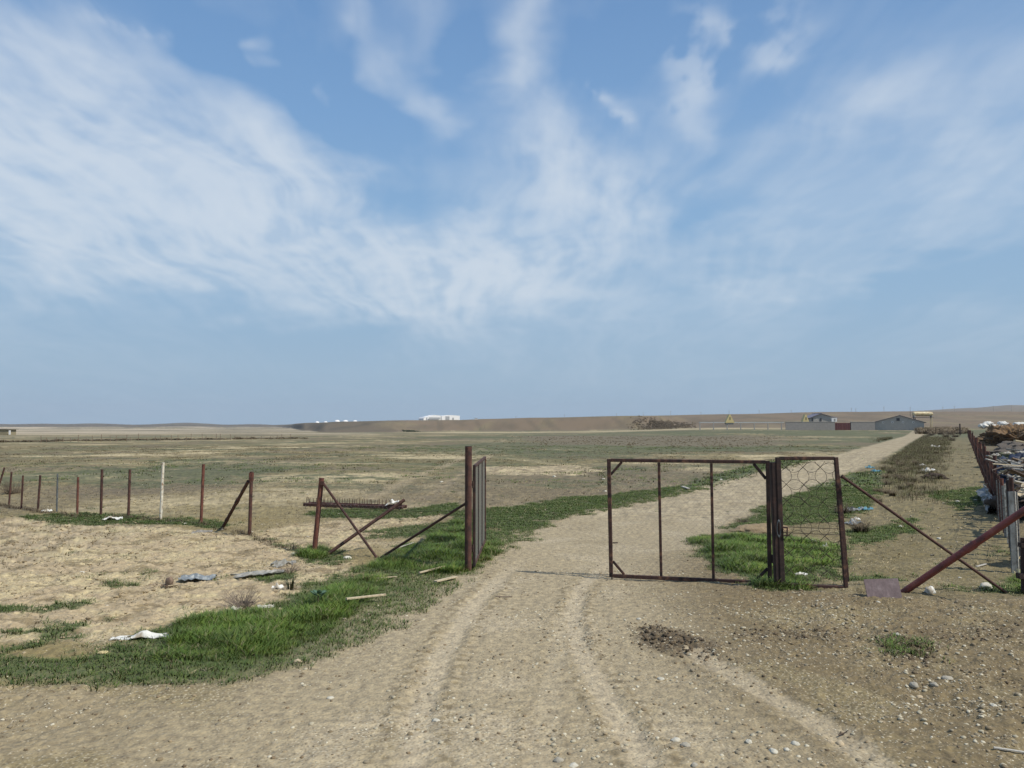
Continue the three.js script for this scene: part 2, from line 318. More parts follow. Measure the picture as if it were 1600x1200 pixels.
const tracks = [[640, 1330, 642, 1200, 655, 1100, 690, 1015, 735, 945, 790, 890, 850, 852], [1010, 1180, 975, 1125, 935, 1065, 905, 1010, 892, 960, 905, 915, 960, 868], [1420, 1230, 1300, 1140, 1200, 1085, 1140, 1050, 1085, 1015], [840, 1320, 845, 1150, 865, 1040, 880, 960]].map((t, k) => { const o = []; for (let i = 0; i < t.length; i += 2) o.push(flat(t[i], t[i + 1])); o.w = [.11, .10, .13, .09][k]; o.s = [1, 1, .8, .35][k]; return o; });
const hit = { d: 9, s: 0, along: 0, w: .1 };
function trackAt(x, z) {
  hit.d = 9;
  for (const t of tracks) {
    let run = 0;
    for (let i = 1; i < t.length; i++) {
      const a = t[i - 1], b = t[i], bx = b[0] - a[0], bz = b[1] - a[1], L2 = bx * bx + bz * bz, q = clamp(((x - a[0]) * bx + (z - a[1]) * bz) / L2);
      const dx = x - a[0] - bx * q, dz = z - a[1] - bz * q, d = Math.sqrt(dx * dx + dz * dz) / t.w;
      if (d < hit.d) { hit.d = d; hit.s = t.s; hit.w = t.w; hit.along = run + Math.sqrt(L2) * q; }
      run += Math.sqrt(L2);
    }
  }
  return hit;
}

// far relief: the skyline in metres, from how high it stands in the picture
const SKYLINE = [[440, 664], [490, 660.5], [540, 658.5], [640, 656.5], [720, 656], [760, 654.5], [840, 652.5], [1000, 649.5], [1140, 647], [1300, 643.5], [1440, 643], [1600, 643], [1800, 642]];
const FOOT = [[430, 1900], [478, 560], [510, 400], [580, 400], [640, 470], [700, 520], [1000, 500], [1080, 480], [1200, 300], [1300, 262], [1600, 250]];
const CREST = [[430, 2200], [478, 760], [510, 560], [600, 560], [660, 600], [700, 590], [1000, 560], [1080, 640], [1200, 700], [1600, 720]];
function bankAt(px, d) { return smooth(piecewise(FOOT, px), piecewise(CREST, px), d); }
function reliefFar(x, d) {
  const px = 800 + FOC * x / d;
  let h = .75 * smooth(140, 225, d) * smooth(900, 1150, px) - 1.6 * smooth(150, 450, d) * smooth(1150, 800, px);
  const b = bankAt(px, d);
  if (b > 0) {
    const top = EYE + (HORIZON - piecewise(SKYLINE, px)) / FOC * Math.max(d, piecewise(CREST, px) * .98);
    h = lerp(h, top * (.985 + .015 * n2(px * .02, d * .004)), b) + b * (1 - b) * 3.2 * fbm(x * .02, d * .02, 3);
  }
  const west = smooth(520, 440, px);
  if (west > 0 && d > 900) h = lerp(h, EYE + (HORIZON - 662.3 + 2.6 * n2(px * .012 + 4, 3) - 1.6 * smooth(310, 360, px) * smooth(520, 420, px)) / FOC * d, west * smooth(1500, 3300, d)) + west * smooth(900, 1600, d) * (1 - smooth(2500, 3300, d)) * 5 * fbm(x * .004 + 3, d * .006, 3);
  const east = smooth(1380, 1620, px);
  if (east > 0 && d > 1400) h = lerp(h, EYE + (HORIZON - 633 + 1.5 * n2(px * .02, 8)) / FOC * d * 1.0, east * smooth(1800, 3400, d));
  return h;
}
function heightAt(x, z, fine = true) {
  const d = -z;
  let h = d > 120 ? reliefFar(x, d) : 0;
  const nearness = 1 - smooth(60, 160, d);
  h += (.05 + .05 * smooth(10, 40, d)) * fbm(x * .21 + 3, z * .21, 3) * (nearness + .3);
  if (d > 60) return h;
  const rd = roadDist(x, z), yard = look(YARD, x, z), on = Math.max(smooth(.2, -.5, rd), yard);
  h -= .035 * smooth(.6, -.8, rd);
  if (!fine) return h;
  const straw = look(STRAW, x, z), clod = look(CLOD, x, z), k = 1 - smooth(22, 50, d);
  const rough = (on > .5 ? .42 + .95 * smooth(-.4, 1.4, rd) : 1) + .5 * straw;
  h += k * rough * (.020 * n2(x * 2.3, z * 2.3) + .016 * (.3 - Math.abs(n2(x * 4.7 + 3, z * 4.7))) + .009 * n2(x * 10, z * 10));
  if (d < 24) h += k * rough * (.0085 * n2(x * 22 + 4, z * 22) + .0055 * n2(x * 41, z * 41) + .010 * Math.max(0, n2(x * 15 + 8, z * 15) - .25));
  if (clod > .02) h += clod * (.035 * Math.abs(n2(x * 9, z * 9)) + .03 * Math.abs(n2(x * 17 + 4, z * 17)) + .01 * n2(x * 40, z * 40));
  if (d < 20 && on > .2) {
    const t = trackAt(x, z);
    if (t.d < 3) {
      const wob = t.d + .35 * n2(x * 8, z * 8), tread = Math.sin(t.along * 2 * Math.PI / .075) > 0 ? 1 : 0;
      const fade = t.s * smooth(-.6, .1, n2(t.along * .9 + t.w * 50, 3)) * smooth(11.5, 8.5, d); h += fade * (-.010 * smooth(1.1, .6, wob) + .011 * Math.exp(-((wob - 1.5) ** 2) * 6) * (.3 + 1.2 * Math.abs(n2(x * 14, z * 14)) + .5 * tread));
    }
  }
  return h;
}
const put = (px, py, lift = 0) => { const [x, z] = flat(px, py); return V(x, heightAt(x, z) + lift, z); };

const EARTH = {
  road: [0.328, 0.266, 0.164], pale: [0.414, 0.342, 0.226], brown: [0.167, 0.126, 0.064], dark: [0.088, 0.062, 0.034], straw: [0.427, 0.348, 0.199], sand: [0.365, 0.287, 0.175],
  olive: [0.141, 0.122, 0.051], tan: [0.212, 0.169, 0.084], ochre: [0.202, 0.159, 0.068], umber: [0.143, 0.111, 0.064], green: [0.058, 0.086, 0.025], moss: [0.085, 0.093, 0.038], lane: [0.157, 0.126, 0.057],
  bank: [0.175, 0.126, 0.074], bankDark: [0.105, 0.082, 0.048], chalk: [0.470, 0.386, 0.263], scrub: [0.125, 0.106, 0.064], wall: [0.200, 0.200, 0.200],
};
// the colour of the ground itself at a place; level 0 far, 1 middle, 2 near
function greenAt(x, z, nB) {
  const d = -z; let g = 0;
  if (d < 45) { g = look(SHORT, x, z); if (g < .12 && look(YARD, x, z) > .3) return 0; }
  return smooth(.36, .66, g + .78 * nB + .28 * n2(x * 5 + 3, z * 5) + .14 * n2(x * 13, z * 13 + 4));
}
const footpath = [[628, 778], [665, 752], [700, 737], [740, 716], [775, 697], [800, 687], [830, 681]].map(([x, y]) => flat(x, y));
function pathDist(x, z) { let best = 1e9; for (let i = 1; i < footpath.length; i++) { const a = footpath[i - 1], b = footpath[i], bx = b[0] - a[0], bz = b[1] - a[1], t = clamp(((x - a[0]) * bx + (z - a[1]) * bz) / (bx * bx + bz * bz)); best = Math.min(best, Math.hypot(x - a[0] - bx * t, z - a[1] - bz * t)); } return best; }
function earth(x, z, level, c) {
  const d = -z, px = 800 + FOC * x / d;
  const nA = fbm(x * .045 + 2, z * .030, 4), nB = fbm(x * 1.1 + 9, z * 1.1, 4), nM = fbm(x * .17 + 5, z * .11 + 3, 4);
  // pasture
  mix3(c, EARTH.tan, EARTH.ochre, smooth(-.3, .3, nM));
  mixTo(c, EARTH.olive, smooth(-.12, .35, nA + .45 * nB));
  mixTo(c, EARTH.straw, .85 * smooth(.12, .42, nM * .8 - nA * .7 + .25 * nB - .04));
  const east = smooth(560, 900, px);
  if (d > 16) { const st = fbm(x * .10 + 70, z * .19 + 20, 4) + .3 * nB; mixTo(c, EARTH.straw, .85 * smooth(.12, .30, st)); mixTo(c, EARTH.umber, .7 * smooth(.10, .30, -st)); const sg = fbm(x * .14 + 170, z * .26 + 90, 4) + .35 * nB; mixTo(c, EARTH.moss, .8 * smooth(.12, .28, sg)); }
  if (d > 15 && d < 130) { const f = pathDist(x, z) + .25 * nB; mixTo(c, EARTH.sand, .55 * smooth(.35, .1, Math.abs(Math.abs(f) - .75))); }
  mixTo(c, EARTH.umber, .75 * smooth(.0, .4, fbm(x * .06 + 31, z * .028 + 7, 4) + .25 * nB + .12 * east));
  if (d > 24) mixTo(c, EARTH.moss, .85 * smooth(-.02, .26, fbm(x * .035 + 11, z * .024 + 60, 4) + .4 * nB + .2 * fbm(x * .3, z * .2 + 8, 3) + .34 * east * smooth(26, 60, d) * (1 - smooth(230, 300, d)) - .08 - .1 * smooth(300, 100, px)));
  if (d < 46) {
    const straw = look(STRAW, x, z);
    mixTo(c, EARTH.sand, smooth(.2, .7, straw + .5 * nB));
    mixTo(c, EARTH.straw, smooth(.2, .7, straw) * smooth(-.12, .22, nB + .35 * n2(x * 2.6, z * 3.4) + .2 * n2(x * 7, z * 8)));
    mixTo(c, EARTH.brown, .7 * smooth(.2, .7, straw) * smooth(.08, .26, fbm(x * 1.9 + 50, z * 2.6, 4) + .15 * n2(x * 9, z * 12)));
  }
  { const hw = smooth(760, 880, px) * smooth(1290, 1150, px) * smooth(66, 84, d) * smooth(175, 130, d); if (hw > 0) mixTo(c, [.150, .118, .070], .8 * smooth(.3, .7, hw + .7 * fbm(x * .09, z * .06, 4) + .3 * nB)); }
  // the worn lane along the scrapyard fence
  const fx = 5.85 + .5865 * (d - 8.82), lane = smooth(3.4, 2.4, Math.abs(fx - 2.2 - x) + .5 * nB) * smooth(8, 9.5, d) * (1 - smooth(90, 150, d));
  mixTo(c, EARTH.lane, lane * .9); mixTo(c, EARTH.tan, lane * .6 * smooth(0, .3, nB));
  if (x > fx) mixTo(c, EARTH.umber, .8 * smooth(0, .6, x - fx) * (1 - smooth(120, 200, d)));
  // far ground
  if (d > 110) {
    const b = bankAt(px, d), s = fbm(x * .012, z * .006, 4);
    const w1 = 1 - smooth(260, 520, d), w3 = smooth(900, 2000, d), w2 = 1 - w1 - w3;
    const band = w1 * fbm(x * .02 + 4, z * .034, 4) + w2 * fbm(x * .006 + 9, z * .0105, 4) + w3 * fbm(x * .0022 + 2, z * .0036, 4);
    const band2 = w1 * fbm(x * .028 + 34, z * .05, 4) + w2 * fbm(x * .008 + 29, z * .016, 4) + w3 * fbm(x * .003 + 12, z * .006, 4);
    const pl = smooth(115, 230, d) * smooth(660, 440, px);
    mixTo(c, EARTH.chalk, pl * smooth(-.22, .12, band + .06) * .95);
    mixTo(c, EARTH.scrub, pl * smooth(.05, .22, band2) * .9); mixTo(c, EARTH.dark, pl * .5 * smooth(.2, .35, -band2));
    mixTo(c, EARTH.straw, .9 * smooth(1, .2, Math.abs(d - 400 - 60 * s) / 130) * smooth(600, 720, px) * smooth(1320, 1200, px) * smooth(-.3, .1, band2 + .1));
    if (b > 0) {
      const w = smooth(0, .06, b);
      mixTo(c, EARTH.bank, w); mixTo(c, EARTH.tan, w * .6 * smooth(.05, .3, fbm(x * .03 + 7, d * .011, 4)));
      mixTo(c, EARTH.bankDark, w * (.85 * smooth(-.05, .25, fbm(x * .05, d * .02, 4)) * .6 + .75 * smooth(650, 560, px)));  // uneven dark tone, and the left spur's shaded face put into the colour
      const rill = .5 + .5 * n2(x * .16 + .02 * d, d * .008);
      mixTo(c, EARTH.bankDark, w * .5 * smooth(.55, .8, rill) * (1 - smooth(.8, 1, b)));
      mixTo(c, EARTH.olive, w * .5 * smooth(.9, 1, b) * smooth(-.1, .3, s));
    }
  }
  // green growth
  const g = greenAt(x, z, nB);
  mixTo(c, EARTH.green, .82 * g);
  if (d < 46) mixTo(c, EARTH.green, .6 * smooth(.3, .7, look(LUSH, x, z)));
  // bare dirt and the road
  const rd = roadDist(x, z), yard = d < 40 ? look(YARD, x, z) : 0, wob = .32 * nB + (level ? .12 * n2(x * 6, z * 6) : 0);
  const on = smooth(.22, -.22, rd + wob);
  if (yard > .02) { const y = smooth(.35, .65, yard + .35 * nB + .1 * n2(x * 7, z * 7)) * (1 - .75 * g); const right = smooth(-.6, 1.6, x + 1.2 * nB); mixTo(c, EARTH.road, y * .85); mixTo(c, EARTH.brown, y * lerp(.28, 1, right)); mixTo(c, EARTH.tan, y * .7 * smooth(-.05, .3, nB)); mixTo(c, EARTH.dark, y * .28 * smooth(.1, .4, fbm(x * .8 + 20, z * .8, 4)) * smooth(.4, 2, rd)); }
  if (on > 0) {
    const core = d < 12 ? smooth(.5, -1.1, rd + .6 * nB) : on;
    mixTo(c, EARTH.road, core * .95); mixTo(c, EARTH.pale, core * .5 * smooth(0, .4, nB + .3 * n2(x * 2.1, z * 2.1)));
    if (d > 11) mixTo(c, EARTH.brown, on * .25 * smooth(.0, .35, fbm(x * .7 + 3, z * .7, 3)));
  }
  if (d < 20) {
    const clod = look(CLOD, x, z);
    if (clod > .02) mixTo(c, EARTH.dark, .85 * smooth(.25, .7, clod + .35 * nB + .2 * n2(x * 12, z * 12)));
    if (level > 1 && yard + on > .3) {
      const t = trackAt(x, z);
      t.s *= smooth(12, 9, d); if (t.d < 3.2) { mixTo(c, EARTH.pale, t.s * .8 * smooth(1.15, .5, t.d + .4 * n2(x * 9, z * 9))); mixTo(c, EARTH.brown, t.s * .7 * Math.exp(-((t.d - 1.7) ** 2) * 3) * smooth(-.1, .3, n2(x * 11, z * 11))); }
    }
  }
  if (level) {
    const f = level > 1 ? fbm(x * 13, z * 13, 4) : fbm(x * 5, z * 5, 4);
    const k = 1 + .6 * f + .14 * n2(x * 57, z * 57) + (level > 1 ? .10 * n2(x * 110, z * 110) : .22 * n2(x * 23, z * 23)); c[0] *= k; c[1] *= k; c[2] *= k * (1 - .05 * f);
    if (level > 1 && g < .5) { const q = n2(x * 52 + 31, z * 52) + .5 * n2(x * 97, z * 97 + 7), dense = .30 * smooth(-.2, .3, nB); mixTo(c, [.50, .435, .31], .75 * smooth(.72 - dense, .86 - dense, q)); mixTo(c, EARTH.dark, .55 * smooth(.70 - dense, .88 - dense, -q)); }
  }
  return c;
}
console.log('plan done');

// ---------------------------------------------------------------- the ground
const grainMap = greyTexture(1024, (u, v) => { let s = .80, a = .13, p = 16; for (let i = 0; i < 5; i++) { s += a * n2p(u * p, v * p, p); a *= .78; p *= 2; } return s; });
const grainBump = greyTexture(1024, (u, v) => { let s = .5, a = .22, p = 12; for (let i = 0; i < 6; i++) { s += a * n2p(u * p + 5, v * p + 3, p); a *= .62; p *= 2; } return s; });
const groundMat = new THREE.MeshStandardMaterial({ vertexColors: true, map: grainMap, bumpMap: grainBump, bumpScale: .03, roughness: 1, metalness: 0 });
const NX0 = -6.6, NX1 = 6.6, NZ0 = -16.2, NZ1 = -3;   // the part nearest the viewpoint, in finer grain
function splitSheet(posn, uv, col, cols, rows, matGround, matRoad, names) {
  const gi = [], ri = [];
  for (let j = 0; j < rows; j++) for (let i = 0; i < cols; i++) {
    const a = j * (cols + 1) + i, b = a + 1, c = a + cols + 1, e = c + 1;
    const x = (posn[a * 3] + posn[e * 3]) / 2, z = (posn[a * 3 + 2] + posn[e * 3 + 2]) / 2, d = -z;
    let on = roadDist(x, z) + .3 * fbm(x * 1.1 + 9, z * 1.1, 4) < 0;
    if (d < 11.5 && !on) on = look(YARD, x, z) + .3 * fbm(x * 1.1 + 9, z * 1.1, 3) > .5;
    (on ? ri : gi).push(a, b, c, b, e, c);
  }
  const nor = new THREE.BufferGeometry(); nor.setAttribute('position', new THREE.BufferAttribute(posn, 3)); nor.setIndex([...[]]);
  const all = new Uint32Array(gi.length + ri.length); all.set(gi); all.set(ri, gi.length);
  nor.setIndex(new THREE.BufferAttribute(all, 1)); nor.computeVertexNormals();
  const N = nor.attributes.normal.array;
  const make = (idx, name, mat, label) => {
    const map = new Int32Array(posn.length / 3).fill(-1), out = new Uint32Array(idx.length); let n = 0; const from = [];
    for (let k = 0; k < idx.length; k++) { const v = idx[k]; if (map[v] < 0) { map[v] = n++; from.push(v); } out[k] = map[v]; }
    const g = new THREE.BufferGeometry(), P = new Float32Array(n * 3), U = new Float32Array(n * 2), NN = new Float32Array(n * 3), C = col && new Float32Array(n * 3);
    for (let k = 0; k < n; k++) { const v = from[k]; for (let q = 0; q < 3; q++) { P[k * 3 + q] = posn[v * 3 + q]; NN[k * 3 + q] = N[v * 3 + q]; if (C) C[k * 3 + q] = col[v * 3 + q]; } U[k * 2] = uv[v * 2]; U[k * 2 + 1] = uv[v * 2 + 1]; }
    g.setAttribute('position', new THREE.BufferAttribute(P, 3)); g.setAttribute('uv', new THREE.BufferAttribute(U, 2)); g.setAttribute('normal', new THREE.BufferAttribute(NN, 3));
    if (C) g.setAttribute('color', new THREE.BufferAttribute(C, 3));
    g.setIndex(new THREE.BufferAttribute(out, 1));
    tag(obj(name, g, mat), label, null, null, 'structure');
  };
  make(gi, names[0], matGround, names[1]); make(ri, names[2], matRoad, names[3]);
}
{
  // the whole plain as one sheet out to the horizon, its rows and columns closer together where the ground is near
  const us = [], ds = [];
  for (let u = -3; u < -1.02; u += .12) us.push(u); for (let i = 0; i < 90; i++) us.push(-1 + .3 * i / 90); for (let i = 0; i <= 940; i++) us.push(-.7 + 1.4 * i / 940); for (let i = 1; i <= 90; i++) us.push(.7 + .3 * i / 90); for (let u = 1.1; u <= 3.01; u += .12) us.push(u);
  for (let d = 1.4; d < 9; d *= 1.05) ds.push(d); for (let d = 9; d < 110; d *= 1.0115) ds.push(d); for (let d = 110; d < 5200; d *= 1.019) ds.push(d);
  const cols = us.length - 1, rows = ds.length - 1, n = us.length * ds.length;
  const posn = new Float32Array(n * 3), uv = new Float32Array(n * 2), col = new Float32Array(n * 3), c = [0, 0, 0];
  let k = 0;
  for (let j = rows; j >= 0; j--) for (let i = 0; i <= cols; i++, k++) {
    const d = ds[j], x = us[i] * d, z = -d; let y = heightAt(x, z);
    const inX = Math.min(x - NX0, NX1 - x), inZ = Math.min(z - NZ0, NZ1 - z), inn = Math.min(inX, inZ);
    if (inn > .3) y -= .12;
    posn[k * 3] = x; posn[k * 3 + 1] = y; posn[k * 3 + 2] = z; uv[k * 2] = x / 5; uv[k * 2 + 1] = z / 5;
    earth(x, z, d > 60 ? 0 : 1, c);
    for (let q = 0; q < 3; q++) col[k * 3 + q] = c[q] / .8;
  }
  splitSheet(posn, uv, col, cols, rows, groundMat, groundMat, ['ground', 'dry pasture of straw, thin green grass and bare soil running to low hills', 'dirt_road', 'pale gravel track curving right across the pasture to the farm']);
}
console.log('plain done');
{
  const cols = 600, rows = 600, n = (cols + 1) * (rows + 1), posn = new Float32Array(n * 3), uv = new Float32Array(n * 2); let k = 0;
  for (let j = 0; j <= rows; j++) for (let i = 0; i <= cols; i++, k++) {
    const x = lerp(NX0, NX1, i / cols), z = lerp(NZ0, NZ1, j / rows);
    const edge = (i === 0 || j === 0 || i === cols || j === rows) ? .06 : -.004;
    posn[k * 3] = x; posn[k * 3 + 1] = heightAt(x, z) - edge; posn[k * 3 + 2] = z; uv[k * 2] = i / cols; uv[k * 2 + 1] = j / rows;
  }
  const S = 2048;
  const map = colourTexture(S, (u, v, c) => earth(lerp(NX0, NX1, u), lerp(NZ0, NZ1, v), 2, c));
  const bump = greyTexture(S, (u, v) => { const x = lerp(NX0, NX1, u), z = lerp(NZ0, NZ1, v); return .5 + .2 * n2(x * 31, z * 31) + .16 * n2(x * 63 + 3, z * 63) + .12 * Math.abs(n2(x * 19, z * 19)) + .10 * n2(x * 120, z * 120); });
  for (const t of [map, bump]) t.wrapS = t.wrapT = THREE.ClampToEdgeWrapping;
  const m = new THREE.MeshStandardMaterial({ map, bumpMap: bump, bumpScale: .018, roughness: 1 });
  splitSheet(posn, uv, null, cols, rows, m, m, ['verge_ground', 'bare straw coloured soil beside the gate and under the grass', 'dirt_yard', 'stony brown dirt with tyre tracks in front of the gate']);
}
console.log('ground done');

// ---------------------------------------------------------------- materials
function rustPair(base, fleck, dark, scale = 1) {
  const map = colourTexture(512, (u, v, c) => {
    let f = 0, a = .5, p = 6 * scale; for (let i = 0; i < 5; i++) { f += a * n2p(u * p, v * p, p); a *= .6; p *= 2; }
    const s = n2p(u * 40 + 3, v * 12, 4 * 20) + .6 * n2p(u * 64, v * 64, 64);
    mix3(c, base, fleck, smooth(.02, .45, f)); mixTo(c, dark, smooth(.05, .45, -f + .25 * s));
    const k = 1 + .22 * s; c[0] *= k; c[1] *= k; c[2] *= k;
  });
  return map;
}
const rustBump = greyTexture(512, (u, v) => .5 + .25 * n2p(u * 32, v * 32, 32) + .2 * n2p(u * 80, v * 80, 80) + .12 * n2p(u * 160, v * 160, 160));
const metal = (map, roughness = .82, metalness = .15, bump = .0025) => new THREE.MeshStandardMaterial({ map, roughness, metalness, bumpMap: rustBump, bumpScale: bump });
const M = {
  gate: metal(rustPair([.062, .031, .024], [.16, .080, .048], [.024, .015, .013], 2)),
  gatePost: metal(rustPair([.036, .021, .017], [.075, .038, .027], [.018, .012, .011])),
  post: metal(rustPair([.085, .038, .028], [.15, .068, .043], [.040, .022, .018])),
  brick: metal(rustPair([.145, .052, .035], [.22, .092, .053], [.065, .028, .021])),
  red: metal(rustPair([.185, .045, .034], [.235, .075, .05], [.10, .030, .024]), .6, .1, .0015),
  brown: metal(rustPair([.07, .032, .024], [.12, .055, .036], [.035, .018, .015])),
  wire: new THREE.MeshStandardMaterial({ color: new THREE.Color(.06, .048, .036), roughness: .8, metalness: .3 }),
  mesh: new THREE.MeshStandardMaterial({ color: new THREE.Color(.24, .235, .205), roughness: .7, metalness: .2 }),
  white: metal(rustPair([.62, .57, .46], [.72, .68, .58], [.30, .20, .13], 2), .8, 0),
  zinc: metal(rustPair([.135, .15, .155], [.20, .215, .22], [.08, .082, .08]), .55, .5),
  plate: metal(rustPair([.125, .088, .088], [.165, .125, .122], [.095, .066, .066], 1), .75, .05),
  plasticWhite: new THREE.MeshStandardMaterial({ map: colourTexture(256, (u, v, c) => { const f = n2p(u * 6, v * 6, 6) + .6 * n2p(u * 14, v * 14, 14) + .4 * n2p(u * 40, v * 40, 40); mix3(c, [.66, .65, .60], [.34, .29, .21], smooth(-.1, .8, f)); }), roughness: .6 }),
  film: new THREE.MeshPhysicalMaterial({ color: new THREE.Color(.44, .43, .38), roughness: .5, transmission: .5, thickness: 0 }),
  greyTin: new THREE.MeshStandardMaterial({ map: rustPair([.21, .235, .245], [.28, .30, .30], [.12, .125, .125], 2), roughness: .6, metalness: .15 }),
  blue: new THREE.MeshStandardMaterial({ color: new THREE.Color(.07, .21, .27), roughness: .6 }),
  navy: new THREE.MeshStandardMaterial({ color: new THREE.Color(.022, .032, .062), roughness: .5 }),
  black: new THREE.MeshStandardMaterial({ color: new THREE.Color(.02, .018, .016), roughness: .8 }),
  paper: new THREE.MeshStandardMaterial({ color: new THREE.Color(.58, .55, .46), roughness: .9 }),
  cream: new THREE.MeshStandardMaterial({ color: new THREE.Color(.52, .43, .22), roughness: .9 }),
  rockPale: new THREE.MeshStandardMaterial({ color: new THREE.Color(.50, .47, .38), roughness: .95, bumpMap: rustBump, bumpScale: .004 }),
  rockGrey: new THREE.MeshStandardMaterial({ color: new THREE.Color(.34, .31, .245), roughness: .95, bumpMap: rustBump, bumpScale: .004 }),
  rockTan: new THREE.MeshStandardMaterial({ color: new THREE.Color(.46, .37, .24), roughness: .95, bumpMap: rustBump, bumpScale: .004 }),
};
const woodMap = (base, dark) => colourTexture(256, (u, v, c) => { const f = n2p(u * 4, v * 32, 32) * .6 + n2p(u * 8, v * 64, 64) * .5 + n2p(u * 3, v * 6, 6) * .4; mix3(c, base, dark, smooth(-.2, .6, f)); });
const wood = (base, dark) => new THREE.MeshStandardMaterial({ map: woodMap(base, dark), roughness: .9 });
M.scrapRust = metal(rustPair([.17, .105, .05], [.27, .16, .065], [.06, .046, .036], 1), 1, 0, .03);
M.woodPale = wood([.50, .42, .28], [.30, .23, .14]); M.woodGrey = wood([.27, .25, .215], [.13, .115, .095]); M.woodWhite = wood([.50, .47, .40], [.27, .24, .20]); M.woodDark = wood([.12, .085, .065], [.05, .036, .03]); M.woodBrown = wood([.22, .155, .105], [.11, .075, .055]);

// ---------------------------------------------------------------- grass, stones and clods: what nobody could count
function tuft(blades, h, spread, width, seed, droop = .5) {
  const r = rng(seed), pos = [], nor = [];
  for (let b = 0; b < blades; b++) {
    const a = r() * 6.283, q = Math.sqrt(r()) * spread, x = Math.cos(a) * q, z = Math.sin(a) * q, lean = (.15 + r() * droop) * h, la = a + (r() - .5) * 1.6, H = h * (.55 + .6 * r()), w = width * (.7 + .6 * r());
    const dx = Math.cos(la), dz = Math.sin(la), sx = -dz, sz = dx;
    const P = (t, s) => [x + dx * lean * t * t + sx * w * s, H * t * (1 - .18 * t * droop), z + dz * lean * t * t + sz * w * s];
    const A = P(-.12, -.5), B = P(-.12, .5), C = P(.5, -.42), D = P(.5, .42), E = P(1, 0);
    for (const [p, q2, s] of [[A, B, C], [B, D, C], [C, D, E]]) { pos.push(...p, ...q2, ...s); for (let k = 0; k < 3; k++) nor.push(dx * .35, .85, dz * .35); }
  }
  const g = new THREE.BufferGeometry(); g.setAttribute('position', new THREE.Float32BufferAttribute(pos, 3)); g.setAttribute('normal', new THREE.Float32BufferAttribute(nor, 3)); return g;
}
function scatter(name, label, geo, mat, list, colour) {
  const m = shadowed(new THREE.InstancedMesh(geo, mat, list.length)), o = new THREE.Object3D(), c = new THREE.Color();
  m.name = numbered(name); tag(m, label, null, null, 'stuff');
  list.forEach((p, i) => { o.position.set(p.x, p.y, p.z); o.rotation.set(p.rx || 0, p.ry || 0, p.rz || 0); o.scale.set(p.s * (p.sx || 1), p.s * (p.sy || 1), p.s * (p.sz || 1)); o.updateMatrix(); m.setMatrixAt(i, o.matrix); colour(p, c); m.setColorAt(i, c); });
  scene.add(m); return m;
}
// random places in the field of view between two depths; keep(x, z, random) gives a chance, or 0
function sow(count, d0, d1, seed, keep, u0 = -.95, u1 = .95) {
  const r = rng(seed), out = [];
  for (let i = 0; i < count; i++) {
    const d = Math.sqrt(lerp(d0 * d0, d1 * d1, r())), x = lerp(u0, u1, r()) * d, z = -d, k = keep(x, z, d), q = r();
    if (q < k) out.push({ x, z, y: heightAt(x, z), k, s: .7 + .6 * r(), ry: r() * 6.283, rx: (r() - .5) * .25, rz: (r() - .5) * .25, q: r() });
  }
  return out;
}
const bladeMat = new THREE.MeshStandardMaterial({ color: 0xffffff, roughness: .75, side: THREE.DoubleSide });
const strawMat = new THREE.MeshStandardMaterial({ color: 0xffffff, roughness: .9, side: THREE.DoubleSide });
const greenTone = (p, c) => { const t = p.q; if (t > .94) { c.setRGB(.34, .29, .15); return; } const b = .70 + .5 * clamp(.5 + n2(p.x * 2.1 + 7, p.z * 2.1)); c.setRGB(lerp(.085, .25, t * t) * b, lerp(.145, .285, t) * b, lerp(.014, .040, t) * b); };
const dullGreen = (p, c) => { const t = p.q; if (t > .95) { c.setRGB(.30, .245, .13); return; } c.setRGB(lerp(.062, .145, t), lerp(.115, .195, t), lerp(.018, .038, t)); };
const strawTone = (p, c) => { const t = p.q; c.setRGB(lerp(.30, .56, t), lerp(.24, .46, t), lerp(.13, .27, t)); };
const drabTone = (p, c) => { const t = p.q; c.setRGB(lerp(.16, .34, t), lerp(.13, .275, t), lerp(.068, .15, t)); };
